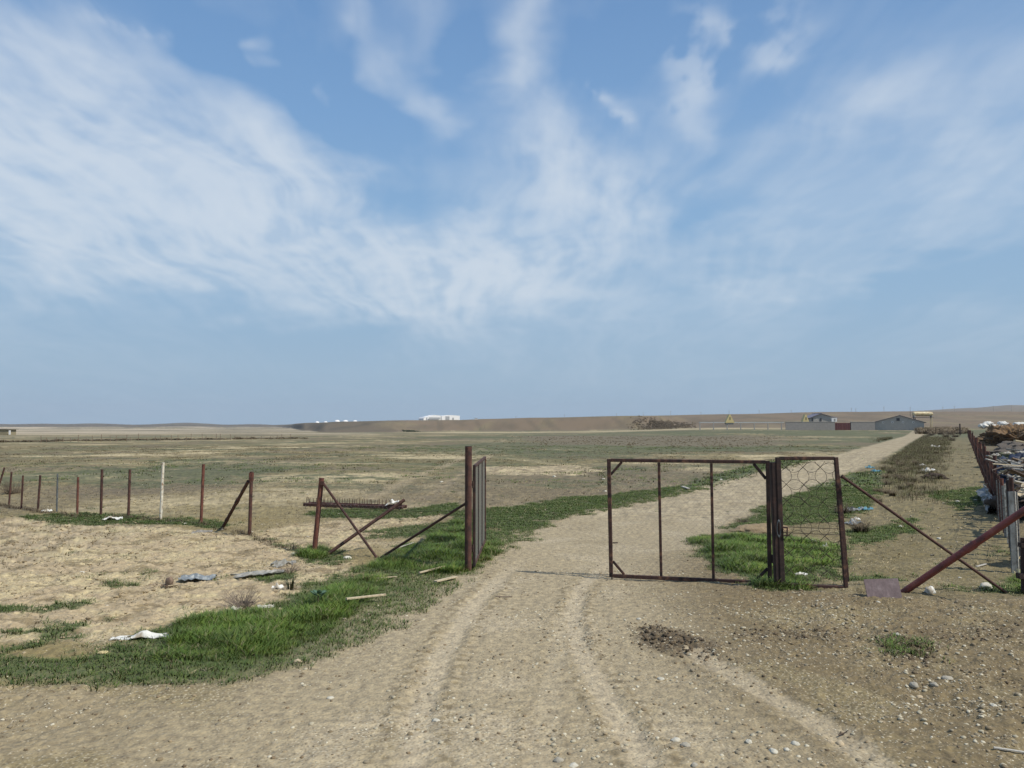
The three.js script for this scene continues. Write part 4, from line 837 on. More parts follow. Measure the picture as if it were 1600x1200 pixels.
// scraps of plastic right of the track
litter('plastic_heap', sheet(1.0, .7, .32, 31, 12, 10), M.plasticWhite, 'white plastic bundle in the far weeds left of the lane', 'plastic bundle', 1459, 699, .5);
litter('plastic_bag', sheet(.62, .4, .2, 33, 10, 9), M.plasticWhite, 'white sack lying beside the dark earth heap on the lane', 'bag', 1452, 738, .2, 'white bags');
litter('plastic_scrap', sheet(.35, .2, .1, 34), M.plasticWhite, 'small white scrap above the white sack by the lane', 'plastic scrap', 1441, 728, .5);
litter('plastic_bundle', sheet(.40, .26, .13, 35, 10, 10), M.greyTin, 'grey plastic bundle in the grass just past the wicket', 'plastic bundle', 1333, 797, .3);
litter('plastic_bundle', sheet(.26, .2, .11, 36, 9, 9), M.blue, 'blue plastic scrap beside the grey bundle past the wicket', 'plastic scrap', 1353, 796, .3);
litter('plastic_sack', sheet(.32, .22, .12, 37, 10, 9), M.greyTin, 'dark grey sack with pale folds close behind the wicket', 'sack', 1334, 818, .2);
litter('plastic_scrap', sheet(.18, .08, .1, 38), M.plasticWhite, 'white fold lying over the dark grey sack', 'plastic scrap', 1337, 814, .2);
litter('plastic_scrap', sheet(.36, .26, .18, 39, 9, 9), M.blue, 'blue plastic sheet in weeds by the bend of the track', 'plastic scrap', 1359, 731, .4);
litter('plastic_scrap', sheet(.36, .24, .14, 40, 9, 9), M.blue, 'lower blue plastic scrap near the dry shrubs', 'plastic scrap', 1369, 739, .1);
litter('plastic_scrap', sheet(.13, .1, .07, 41, 7, 7), M.plasticWhite, 'white crumpled scrap seen through the wicket, behind the grass', 'plastic scrap', 1270, 853, .1);
litter('plastic_scrap', sheet(.14, .1, .08, 42, 7, 7), M.plasticWhite, 'white crumpled scrap seen through the wicket near its bar', 'plastic scrap', 1290, 859, .7);
litter('plastic_scrap', sheet(.16, .06, .05, 43, 8, 5), M.plasticWhite, 'white bent strip in the grass inside the wicket frame', 'plastic scrap', 1251, 900, .2);
litter('plastic_lump', lump(.12, .11, .09, 12, 2, .35, .3), M.plasticWhite, 'white crumpled lump right of the red pipe foot', 'lump', 1453, 929, .2, null, -.03);
litter('limestone_rock', lump(.15, .09, .11, 14, 3, .22), M.rockPale, 'whitish rounded rock near the foot of the thin rod', 'rock', 1541, 918, .3, null, -.015);
for (const [x, y, s, l] of [[1407, 823, .10, 'white scrap alone on the lane beside the thin rod'], [1467, 842, .07, 'small white scrap on the lane above the red pipe'], [1497, 786, .12, 'white scrap on the lane near the fence shadow'], [1524, 782, .12, 'white scrap at the foot of the scrapyard fence'], [1500, 902, .05, 'small white scrap under the thin rod'], [866, 746, .16, 'white scrap in the brown pasture left of the closed leaf'], [943, 749, .10, 'pale scrap close to the corner of the closed leaf'], [946, 767, .10, 'small white scrap at the verge by the closed leaf'], [1126, 750, .12, 'white scrap seen high between the leaf uprights'], [690, 752, .12, 'pale scrap in the pasture left of the round post'], [268, 815, .06, 'white scrap at the foot of the white post'], [289, 818, .08, 'white scrap between the white and red posts'], [348, 826, .06, 'white scrap at the foot of the slanting brace'], [459, 866, .10, 'white scrap left of the leaning post'], [543, 873, .13, 'grey scrap between the stay and loose pipe'], [636, 872, .06, 'white scrap in the grass under the stay']])
  litter('scrap', lump(s, s * .45, s * .7, x + y, 2, .35, .25), M.paper, l, 'scrap', x, y, x * .1, null, -s * .1);
// single stones in the dirt
for (const [x, y, s, m, l] of [[465, 1030, .075, 'rockTan', 'round tan stone at the lower edge of the tall grass'], [681.5, 1118, .052, 'rockPale', 'round pale stone in the left tyre track'], [516, 1082, .055, 'rockPale', 'flat pale stone left of the tyre track'], [1208, 1170, .062, 'rockPale', 'round whitish stone at the bottom of the dirt yard'], [1243, 1159, .055, 'rockPale', 'oval whitish stone beside the round whitish one'], [1229, 1168, .04, 'rockPale', 'small white stone between two larger whitish stones'], [1312, 1156, .06, 'rockTan', 'yellowish stone by the dark twig at the bottom'], [1297, 1155, .04, 'rockTan', 'small tan stone left of the yellowish stone'], [1480, 1066, .085, 'rockGrey', 'flat grey slab of stone in the stony patch'], [1460, 1075, .06, 'rockGrey', 'flat grey stone just below the grey slab'], [1428, 1075, .075, 'rockGrey', 'long flat grey stone left of the slab'], [1553, 1106, .05, 'rockPale', 'round pale stone at the outer side of the stony patch'], [1436, 1086, .05, 'rockTan', 'round tan stone below the long flat stone'], [1033, 1056, .055, 'rockPale', 'whitish stone below the dark torn soil'], [1071, 1158, .06, 'rockGrey', 'grey rock in the stone cluster beside the track'], [1056, 1148, .06, 'rockPale', 'long pale rock in the stone cluster beside the track'], [873, 1177, .06, 'rockGrey', 'grey stone at the bottom between the tyre tracks'], [896, 1186, .055, 'rockPale', 'pale stone right of the grey bottom stone'], [1372, 945, .05, 'rockPale', 'small pale stone in front of the plate'], [1170, 1155, .05, 'rockPale', 'pale stone midway along the bottom stones'], [1403, 997, .06, 'rockPale', 'pale crumbly stone above the small green tuft'], [1435, 1001, .07, 'rockTan', 'pinkish tan stone right above the small green tuft'], [998, 962, .05, 'rockPale', 'pale stone at the head of the dark torn soil'], [1085, 1190, .045, 'rockGrey', 'small grey rock at the lower end of the cluster']])
  litter('stone', lump(s, s * .55, s * .8, x, 2, .25), M[m], l, 'stone', x, y, x, null, -s * .08);
{ const p = put(1318, 1148), o = thing('twig', 'dark forked twig beside the yellowish stone', 'twig', null, p.x, p.y + .012, p.z); obj('stem', pipe(V(-.03, 0, 0), V(.03, .012, -.02), .005, 5, .003), M.woodDark, o); obj('fork', pipe(V(.005, .006, -.008), V(.03, .03, .0), .0035, 5, .002), M.woodDark, o); }
// twig heap with a dark root on the straw soil
{ const p = put(262, 921), o = thing('branch_pile', 'small heap of broken branches with a dark root stub', 'branches', null, p.x, p.y, p.z), r = rng(8);
  const st = lump(.09, .14, .08, 3, 2, .4); st.translate(.02, .06, 0); obj('root_stub', st, M.woodBrown, o);
  for (let i = 0; i < 16; i++) { const a = r() * 6.28, l = .08 + .16 * r(), c = V((r() - .5) * .34, .015 + .02 * r(), (r() - .5) * .12); obj('branch', pipe(c, c.clone().add(V(Math.cos(a) * l, .02 * r(), Math.sin(a) * l * .6)), .007, 5, .003), r() < .6 ? M.woodPale : M.woodBrown, o); } }
// ---------------------------------------------------------------- dry shrubs
function twigs(n, h, spread, seed, r0 = .006, up = .8) {
  const r = rng(seed), list = [];
  for (let i = 0; i < n; i++) {
    const a = r() * 6.28, q = r() * spread * .25, L = h * (.5 + .6 * r()), tilt = (1 - up) + r() * .9, a2 = a + (r() - .5) * 1.4;
    const p0 = V(Math.cos(a) * q, -.02, Math.sin(a) * q), p1 = p0.clone().add(V(Math.cos(a) * Math.sin(tilt) * L * .55, Math.cos(tilt) * L * .55, Math.sin(a) * Math.sin(tilt) * L * .55)), p2 = p1.clone().add(V(Math.cos(a2) * Math.sin(tilt * 1.2) * L * .5, Math.cos(tilt * 1.1) * L * .45, Math.sin(a2) * Math.sin(tilt * 1.2) * L * .5));
    const seg = (A, B, ra, rb) => { const g = new THREE.CylinderGeometry(rb, ra, A.distanceTo(B), 3, 1, true); g.applyQuaternion(new THREE.Quaternion().setFromUnitVectors(UPV, B.clone().sub(A).normalize())); g.translate((A.x + B.x) / 2, (A.y + B.y) / 2, (A.z + B.z) / 2); return g; };
    list.push(seg(p0, p1, r0, r0 * .7), seg(p1, p2, r0 * .7, r0 * .25));
    for (let k = 0; k < 2; k++) { const t = .3 + .6 * r(), b = p1.clone().lerp(p2, t), a3 = r() * 6.28; list.push(seg(b, b.clone().add(V(Math.cos(a3) * L * .18, L * .16, Math.sin(a3) * L * .18)), r0 * .4, r0 * .15)); }
  }
  return mergeGeometries(list);
}
const dryMat = new THREE.MeshStandardMaterial({ color: new THREE.Color(.20, .155, .105), roughness: 1 }), greyMat = new THREE.MeshStandardMaterial({ color: new THREE.Color(.23, .18, .14), roughness: 1 }), leafMat = new THREE.MeshStandardMaterial({ color: new THREE.Color(.125, .105, .058), roughness: 1, side: THREE.DoubleSide });
function shrub(label, px, py, s, geo, leaf, group, mat = dryMat) {
  const p = put(px, py), o = thing('dry_shrub', label, 'shrub', group, p.x, p.y, p.z, px * .37); o.scale.setScalar(s);
  obj('stems', geo, mat, o); if (leaf) obj('leaves', leaf, leafMat, o); return o;
}
const near1 = twigs(110, .26, .2, 3, .0028, .75);
shrub('dead grey brown bush behind the tall grass', 380, 950, 1, near1, null, null, greyMat);
shrub('brownish dead tussock at the end of the clear film', 452, 896, .8, twigs(90, .24, .16, 4, .003, .7), null, null, greyMat);
{ const p = put(455, 925), o = thing('spiky_plant', 'spiky dark green tuft beside the white rag', 'plant', null, p.x, p.y, p.z); obj('leaves', tuft(26, .19, .05, .012, 6, .5), new THREE.MeshStandardMaterial({ color: new THREE.Color(.075, .10, .045), side: THREE.DoubleSide, roughness: .8 }), o); obj('dead_stems', twigs(24, .12, .1, 9, .002, .5), greyMat, o); }
{ const p = put(497, 951), o = thing('broad_leaf_plant', 'bluish broad leaved weed rising from the tall grass', 'plant', null, p.x, p.y, p.z), r = rng(4), list = []; for (let i = 0; i < 9; i++) { const g = new THREE.SphereGeometry(.05, 6, 4); g.scale(1, .12, .55); g.rotateZ(.3 + .4 * r()); g.translate(.05, .02, 0); g.rotateY(i * .7 + r()); g.translate(0, .12 + .05 * r(), 0); list.push(g); } list.forEach((g) => obj('leaf', g, new THREE.MeshStandardMaterial({ color: new THREE.Color(.07, .13, .075), roughness: .7 }), o)); obj('stem', pipe(V(0, 0, 0), V(0, .14, 0), .006, 5), leafMat, o); }
const bushA = twigs(120, .62, .5, 11, .008, .8), bushB = twigs(120, .55, .7, 12, .008, .7), leafA = tuft(60, .45, .3, .035, 21, .9), leafB = tuft(40, .35, .35, .04, 22, .9);
{ // thin dead stems that fill the thicket
  const zone = (x, z, d) => { const px = 800 + FOC * x / d; return roadDist(x, z) < .5 ? 0 : smooth(1365, 1395, px + 30 * n2(x * .4, z * .4)) * smooth(1492, 1440, px) * (.35 + .5 * n2(x * .5, z * .5)) * smooth(17, 23, d); };
  const L = sow(60000, 17, 120, 77, zone, .45, .6); for (const p of L) p.s *= .6 + .5 * smooth(30, 90, -p.z);
  scatter('dead_weeds', 'thin brown dead weeds filling the ground between the shrubs', tuft(9, .34, .16, .010, 33, .6), strawMat, L, (p, c) => { const t = p.q; if (t > .4) c.setRGB(lerp(.075, .16, t), lerp(.085, .155, t), lerp(.034, .065, t)); else c.setRGB(lerp(.085, .20, t), lerp(.068, .155, t), lerp(.04, .09, t)); });
}
const SG = 'dry shrubs between the track and the lane', SL = 'dry brown shrub in the thicket between the track and the lane';
for (const [x, y, s] of [[1402, 748, .9], [1388, 756, .7], [1418, 738, .9], [1431, 727, .9], [1410, 764, .7], [1395, 775, .6], [1427, 752, .7], [1442, 716, 1], [1385, 770, .6], [1407, 730, .9], [1420, 718, 1], [1432, 708, 1.0], [1447, 703, 1], [1440, 741, .6], [1373, 785, .5], [1400, 722, .8], [1414, 708, .9], [1455, 722, .8], [1393, 741, .8], [1384, 747, .7], [1412, 750, .8], [1423, 760, .6], [1372, 768, .6], [1437, 732, .7], [1428, 698, 1], [1439, 694, 1.1], [1463, 709, .8], [1452, 692, 1.1], [1380, 732, .7]]) shrub(SL, x, y, s * .52, (x | 0) % 2 ? bushA : bushB, (x + y) % 3 > 0 ? leafA : leafB, SG);
for (const [x, y, s] of [[1447, 684, 1.4], [1455, 681, 1.7], [1463, 686, 1.3], [1470, 680, 1.9], [1478, 684, 1.6], [1486, 680, 1.9], [1493, 683, 1.6], [1499, 679.5, 1.9], [1459, 678.5, 2], [1448, 679, 1.8], [1466, 677, 2.2], [1480, 676.5, 2.3], [1492, 677, 2.1], [1443, 689, 1.0], [1473, 690, 1.0], [1488, 689, 1]]) shrub('dark brown shrub in the far thicket right of the barn', x, y, s, (x | 0) % 2 ? bushB : bushA, leafB, 'dark shrubs right of the barn');
shrub('brown bush in the pasture behind the outermost fence posts', 19, 772, .8, bushB, null, null);
shrub('low brown dead bush behind the wicket grass', 1318, 800, .5, bushB, leafB, null); shrub('dead bush below the dark grey sack', 1345, 832, .45, bushA, leafA, null); shrub('dead bush at the verge seen beside the leaf upright', 1160, 816, .3, bushB, leafB, null);
{ const p = put(1462, 748), g = lump(.85, .34, .5, 44, 12, .3, .2), m = tag(obj('earth_heap', g, new THREE.MeshStandardMaterial({ color: new THREE.Color(.055, .038, .026), roughness: 1, bumpMap: grainBump, bumpScale: .03 })), 'low dark brown earth heap on the lane below the white sack', 'earth heap'); m.position.set(p.x, p.y + .02, p.z); }
{ // mound of bare soil at the verge behind the gate
  const p = put(1195, 833), g = lump(1.0, .30, .55, 47, 12, .2, .12), m = tag(obj('soil_mound', g, new THREE.MeshStandardMaterial({ color: new THREE.Color(.27, .20, .115), roughness: 1, bumpMap: grainBump, bumpScale: .02 })), 'small tan soil mound at the verge behind the closed leaf', 'soil mound'); m.position.set(p.x, p.y - .02, p.z - .2); }

// ---------------------------------------------------------------- the scrapyard fence and its heaps
const fenceX = (d) => 5.85 + .5865 * (d - 8.82);
const yardAt = (d, o = 0) => { const x = fenceX(d) + o; return V(x, heightAt(x, -d), -d); };
{
  const FG = 'posts of the scrapyard fence';
  const near = [[10.98, 1.17, .030, 'brown', 'dark rusty fence post beside the grey zinc panel'], [11.9, 1.08, .028, 'gatePost', 'dark fence post, second inward from the zinc panel'], [12.7, .95, .022, 'white', 'pale slim fence post between two dark ones'], [13.9, .96, .030, 'brick', 'bright red brown fence post under the board heap'], [15.2, .92, .026, 'post', 'rusty fence post next beyond the bright red one'], [16.3, .90, .028, 'brown', 'dark fence post at the near edge of the board heap'], [17.2, .92, .026, 'post', 'rusty fence post with the board heap right behind']];
  for (const [d, h, r, m, l] of near) { const b = yardAt(d), o = thing('yard_post', l, 'fence post', FG, b.x, b.y, b.z); obj('shaft', pipe(V(0, -.3, 0), V(-.03, h, 0), r, 10), M[m], o); obj('cap', pipe(V(-.03, h + .001, 0), V(-.03, h + .006, 0), r * 1.05, 10), M[m], o); }
  for (const [q, w, h, l] of [[11.4, .13, .95, 'grey stake wired between the first dark yard posts'], [12.25, .11, .9, 'grey stake beside the pale slim yard post'], [13.3, .14, .88, 'grey stake just before the bright red yard post'], [14.5, .12, .84, 'grey stake just beyond the bright red yard post'], [15.7, .13, .8, 'grey stake farthest along under the board heap']]) { const b = yardAt(q, .03), o = tag(obj('grey_stake', bar(V(0, -.05, 0), V(-.02, h, 0), w, .02, V(.86, 0, -.5)), M.woodGrey), l, 'slat', 'grey stakes in the scrapyard fence'); o.position.copy(b); }
  let d = 18.4, k = 0; const r = rng(31);
  while (d < 150) { const b = yardAt(d), o = thing('yard_post', 'rusty post in the long receding row of the scrapyard fence', 'fence post', FG, b.x, b.y, b.z), h = 1.0 + .25 * r() + (d > 60 ? .25 : 0), lean = (r() - .5) * .1; obj('shaft', pipe(V(0, -.3, 0), V(lean, h, 0), .032 + .012 * r(), 8), [M.post, M.brick, M.brown][k % 3], o); d *= d < 45 ? 1.055 : 1.085; k++; }
  for (const y of [.35, .85]) { const pts = []; for (let q = 10.9; q < 150; q *= 1.03) { const p = yardAt(q, -.035); p.y += y + .03 * Math.sin(q * 3); pts.push(p); } tag(obj('fence_wire', new THREE.TubeGeometry(new THREE.CatmullRomCurve3(pts), 400, .004, 4), M.wire), y < .5 ? 'lower rusty wire strung along the scrapyard fence' : 'upper rusty wire strung along the scrapyard fence', 'fence wire'); }
  { const b = yardAt(160), o = thing('yard_post', 'tall dark post at the far end of the scrapyard fence', 'fence post', FG, b.x - 1.5, b.y, b.z); obj('shaft', pipe(V(0, -.3, 0), V(0, 2.3, 0), .13, 8), M.gatePost, o); obj('cap', pipe(V(0, 2.3, 0), V(0, 2.33, 0), .15, 8), M.gatePost, o); }
  // corner post at the picture's edge with its clamp
  const c = put(1600, 926), o = thing('corner_post', 'dark rusty corner post cut by the right picture edge', 'fence post', FG, c.x, c.y, c.z); obj('shaft', pipe(V(0, -.3, 0), V(.02, .64, 0), .036, 12), M.gatePost, o); obj('clamp', box(.11, .06, .07, -.01, .21, 0), M.gatePost, o); obj('clamp', box(.08, .05, .07, .01, .56, 0), M.gatePost, o);
  // zinc panel with a white edging
  const z0 = put(1585, 894), z1 = at(1579, 768, -z0.z), pz = thing('zinc_panel', 'tall narrow grey zinc panel with a white edge strip', 'panel', null, z0.x, z0.y, z0.z); const q = z1.clone().sub(z0);
  obj('sheet', bar(V(0, -.1, 0), q, .13, .012, V(.5, 0, .86)), M.zinc, pz); obj('edge_strip', bar(V(.075, -.1, -.03), q.clone().add(V(.075, 0, -.03)), .018, .016, V(.5, 0, .86)), M.woodWhite, pz);
  // grey film hanging along the foot of the fence
  const pts = sheet(.34, 5, .22, 61, 8, 40, .006, .15); pts.rotateZ(1.25); const fl = tag(obj('plastic_screen', pts, M.zinc), 'bluish grey plastic sheet slumped along the foot of the scrapyard fence', 'plastic screen'); const fp = yardAt(19, -.12); fl.position.set(fp.x, fp.y + .16, fp.z); fl.rotation.y = -Math.atan(.5865);
  // the board heap
  const hp = yardAt(16.8, 1.45), mound = lump(2.2, 1.5, 6.0, 71, 24, .22, .22), mm = tag(obj('rubble_heap', mound, new THREE.MeshStandardMaterial({ color: new THREE.Color(.060, .046, .038), roughness: 1, bumpMap: grainBump, bumpScale: .05 })), 'dark heap of rubble under the boards behind the scrapyard fence', 'rubble heap'); mm.position.set(hp.x, .02, hp.z); mm.rotation.y = -Math.atan(.5865);
  const R = rng(91), wm = [M.woodPale, M.woodGrey, M.woodWhite, M.woodGrey, M.woodBrown, M.woodWhite, M.woodDark];
  for (let i = 0; i < 72; i++) {
    const d2 = 12.6 + 8.4 * R(), of = .22 + 1.0 * R() * (.35 + .65 * (d2 - 12) / 8), top = .86 * Math.sqrt(Math.max(.05, 1 - ((d2 - 16.4) / 4.6) ** 2)) * (of < .15 ? .85 : 1) + .10 + .22 * R();
    const p = yardAt(d2, of), L = .25 + .65 * R() * R() + .2, yaw = R() * 6.28, tip = (R() - .5) * 1.1, dir = V(Math.cos(yaw) * Math.cos(tip), Math.sin(tip), Math.sin(yaw) * Math.cos(tip)), w = .04 + .12 * R() * R();
    const b = tag(obj('scrap_board', bar(dir.clone().multiplyScalar(-L / 2), dir.clone().multiplyScalar(L / 2), w, .012 + .02 * R(), V(R() - .5, 1, R() - .5)), wm[i % 7]), 'weathered board jumbled on the heap behind the scrapyard fence', 'board', 'boards on the scrap heap'); b.position.set(p.x, p.y + top, p.z);
  }
  for (let i = 0; i < 14; i++) {
    const d2 = 13 + 7 * R(), p = yardAt(d2, .3 + .7 * R()), g = sheet(.3 + .35 * R(), .2 + .25 * R(), .16, 100 + i, 7, 7, .008, .3), b = tag(obj('scrap_sheet', g, [M.woodWhite, M.woodGrey, M.woodPale, M.greyTin][i % 4]), 'bent pale sheet jumbled on the heap behind the scrapyard fence', 'sheet', 'sheets on the scrap heap');
    b.position.set(p.x, p.y + .95 * Math.sqrt(Math.max(.1, 1 - ((d2 - 16.4) / 4.6) ** 2)) + .08, p.z); b.rotation.set((R() - .5) * 1.2, R() * 6, (R() - .5) * 1.2);
  }
  // bricks stacked inside the corner
  const bs = yardAt(10.6, .55), stack = thing('brick_stack', 'small stack of pinkish bricks behind the corner of the scrapyard', 'brick stack', null, bs.x, bs.y, bs.z, .5), bg = box(.24, .062, .115);
  const brickM = [[.30, .15, .11], [.36, .2, .15], [.26, .13, .1]].map((k) => new THREE.MeshStandardMaterial({ color: new THREE.Color(...k), roughness: .95 }));
  for (let y = 0; y < 12; y++) for (let x = 0; x < 4; x++) { const m = obj('brick', bg, brickM[(x * 7 + y * 5) % 3], stack); m.position.set((x - 1.5) * .25 + (y % 2) * .05, .03 + y * .068, .006 * ((x + y) % 3)); }
  // further heaps
  const heap = (name, label, d3, off, w, h, dd, seed, col, crease = .15) => { const p = yardAt(d3, off), m = tag(obj(name, lump(w, h * 2, dd, seed, 30, .26, crease), new THREE.MeshStandardMaterial({ color: new THREE.Color(...col), roughness: 1, bumpMap: grainBump, bumpScale: .06 })), label, 'heap', 'heaps in the scrapyard'); m.position.set(p.x, p.y, p.z); m.rotation.y = -.53; if (name === 'rust_heap') m.material = M.scrapRust; return m; };
  const tarp = (label, d3, off, w, h, dd, seed) => { const p = yardAt(d3, off), m = tag(obj('tarpaulin', lump(w, h * 2, dd, seed, 24, .25, .3), M.navy), label, 'tarpaulin'); m.position.set(p.x, p.y, p.z); m.rotation.y = -.53; };
  tarp('dark blue tarpaulin bundle behind the board heap', 25.5, 1.7, 2.4, 1.0, 2.6, 81);
  for (let i = 0; i < 5; i++) { const p = yardAt(24.4 + i * .3, .3 + .42 * i), m = tag(obj('plastic_scrap', sheet(.26, .14, .09, 200 + i), M.woodWhite), 'white scrap lying on the dark blue tarpaulin bundle', 'plastic scrap', 'white scraps on the tarpaulin'); m.position.set(p.x, p.y + .95 + .05 * (i % 3), p.z); }
  heap('grey_heap', 'long grey brown earth heap beyond the dark blue tarpaulin', 44, 4.6, 6.5, 1.1, 9, 82, [.13, .105, .08]);
  heap('weedy_heap', 'low greenish weedy heap inside the scrapyard fence', 35, 2.2, 3, .7, 6, 83, [.095, .095, .05]);
  heap('rust_heap', 'orange brown scrap heap near the far end of the yard', 78, 4.2, 5.5, 1.65, 8, 84, [.30, .155, .06], .35);
  heap('rust_heap', 'reddish brown scrap heap beside the orange one', 84, 10.5, 8, 1.8, 9, 85, [.25, .115, .05], .35);
  heap('rust_heap', 'dark brown scrap heap between orange heap and white sacks', 92, 7.5, 7, 1.8, 5, 86, [.12, .07, .045], .35);
  for (let i = 0; i < 9; i++) { const p = yardAt(95 + (i % 3), 1.7 + i * .62), m = tag(obj('white_sack', lump(1.1, .62, .9, 300 + i, 3, .3, .15), M.plasticWhite), 'bulging white sack in the row topping the far scrap heaps', 'sack', 'white sacks on the scrap heaps'); m.position.set(p.x, p.y + 1.92 + .28 * Math.sin(i * 1.9), p.z); }
  for (const [d4, o4, dx, dz, l, m, y] of [[38, 2.4, 2.2, -.4, 'long pale plank lying across the grey heap', M.woodPale, 1.2], [31, 1.6, 2.6, 1.2, 'grey beam lying behind the tarpaulin', M.woodGrey, 1.0], [29, 1.8, 3, .5, 'brown beam lying just behind the tarpaulin', M.woodBrown, .95], [33, 2.4, 3, .2, 'dark beam on the far side of the tarpaulin', M.woodDark, 1.1]]) { const p = yardAt(d4, o4), b = tag(obj('beam', bar(V(0, 0, 0), V(dx, -.35, dz), .12, .08, UPV), m), l, 'beam'); b.position.set(p.x - .6, p.y + y, p.z); }
}
console.log('yard done');

// ---------------------------------------------------------------- the farm at the end of the track
const FARM = 230, mpp = FARM / FOC;
const blockMap = colourTexture(512, (u, v, c) => { const row = Math.floor(v * 16), bx = Math.floor(u * 8 + (row % 2) * .5), t = PERM[(bx * 7 + row * 31) & 255] / 255, jx = Math.abs(((u * 8 + (row % 2) * .5) % 1) - .5), jy = Math.abs(((v * 16) % 1) - .5); const k = .34 + .06 * t + .03 * n2p(u * 16, v * 16, 16) - (jx > .47 || jy > .45 ? .03 : 0); c[0] = k * 1.05; c[1] = k; c[2] = k * .90; });
const blockMat = new THREE.MeshStandardMaterial({ map: blockMap, roughness: .95 }), wallMat = new THREE.MeshStandardMaterial({ map: blockMap, color: new THREE.Color(.62, .62, .64), roughness: .95 });
const roofMat = new THREE.MeshStandardMaterial({ color: new THREE.Color(.20, .185, .22), roughness: .6, metalness: .2 }), darkMat = new THREE.MeshStandardMaterial({ color: new THREE.Color(.03, .03, .035), roughness: .5 }), maroon = new THREE.MeshStandardMaterial({ color: new THREE.Color(.10, .028, .026), roughness: .6 }), whiteMat = new THREE.MeshStandardMaterial({ color: new THREE.Color(.84, .83, .80), roughness: .7 }), yellowMat = new THREE.MeshStandardMaterial({ color: new THREE.Color(.58, .47, .22), roughness: .75 }), paleYellow = metal(rustPair([.56, .46, .26], [.64, .56, .36], [.36, .25, .12]), .6, 0), concrete = new THREE.MeshStandardMaterial({ color: new THREE.Color(.34, .32, .29), roughness: .95 });
const uvBox = (w, h, d, x, y, z) => { const g = box(w, h, d, x, y, z), p = g.attributes.position, n = g.attributes.normal, uv = g.attributes.uv; for (let i = 0; i < p.count; i++) uv.setXY(i, (Math.abs(n.getX(i)) > .5 ? p.getZ(i) : p.getX(i)) / 3.2, p.getY(i) / 3.2); return g; };
const fx = (px) => (px - 800) * mpp, fy = (py) => EYE + (HORIZON - py) * mpp;
const baseY = fy(673.2);
function prism(profile, depth, mat, name, o) { const s = new THREE.Shape(); profile.forEach(([x, y], i) => i ? s.lineTo(x, y) : s.moveTo(x, y)); const g = new THREE.ExtrudeGeometry(s, { depth, bevelEnabled: false }); g.translate(0, 0, -depth); scaleUV(g, 1 / 3.2, 1 / 3.2); return obj(name, g, mat, o); }
{ // walls
  const wall = (x0, x1, label) => { const o = thing('block_wall', label, 'wall', 'farm walls', (fx(x0) + fx(x1)) / 2, baseY - .3, -FARM), w = fx(x1) - fx(x0), h = fy(659.6) - baseY + .3; obj('panel', uvBox(w, h, .3, 0, h / 2, 0), wallMat, o); obj('coping', box(w + .06, .12, .42, 0, h + .06, 0), concrete, o); };
  wall(1227, 1303.5, 'grey block wall left of the maroon farm gate'); wall(1328.5, 1366, 'grey block wall between the maroon gate and the barn');
  const g = thing('farm_gate', 'maroon double metal gate in the grey farm wall', 'gate', null, fx(1316), baseY - .05, -FARM), w = fx(1328) - fx(1304), h = fy(660.5) - baseY;
  for (const s of [-1, 1]) { obj('gate_leaf', box(w / 2 - .04, h, .08, s * w / 4, h / 2, 0), maroon, g); for (let k = -1; k <= 1; k++) obj('rib', box(.07, h, .06, s * w / 4 + k * w / 7, h / 2, .07), maroon, g); obj('post', box(.16, h + .25, .2, s * (w / 2 + .06), h / 2, 0), M.gatePost, g); }
}
{ // the house behind the wall
  const d = FARM + 9, k = d / FOC, X = (p) => (p - 800) * k, Y = (p) => EYE + (HORIZON - p) * k, o = thing('farm_house', 'grey gabled house standing behind the wall beside the yellow gable', 'house', 'farm buildings', X(1285), Y(673), -d, -.12), w = X(1303) - X(1267), e = Y(652.5) - Y(673), p = Y(646.5) - Y(673);
  prism([[-w / 2, 0], [w / 2, 0], [w / 2, e], [-w * .08, p], [-w / 2, e * .985]], 9, blockMat, 'wall', o);
  const slope = (x0, y0, x1, y1) => { const g = new THREE.BoxGeometry(Math.hypot(x1 - x0, y1 - y0) + .5, .12, 9.8); g.rotateZ(Math.atan2(y1 - y0, x1 - x0)); g.translate((x0 + x1) / 2, (y0 + y1) / 2 + .09, -4.5); obj('roof', g, roofMat, o); };
  slope(-w / 2 - .3, e - .15, -w * .08, p); slope(-w * .08, p, w / 2 + .6, e - .2);
  for (const [px, py] of [[1269.5, 655.5], [1282, 655.5]]) { const f = obj('window', box(.62, 1.05, .12, X(px) - X(1285), Y(py) - Y(673), .02), concrete, o); obj('pane', box(.46, .88, .06, X(px) - X(1285), Y(py) - Y(673), .08), darkMat, f); }
  obj('porch', box(1.5, 1.15, 1.4, X(1300.5) - X(1285), Y(656) - Y(673), .75), whiteMat, o); obj('porch_opening', box(.4, .75, .06, X(1300.5) - X(1285) + .1, Y(656) - Y(673), 1.47), concrete, o);
}
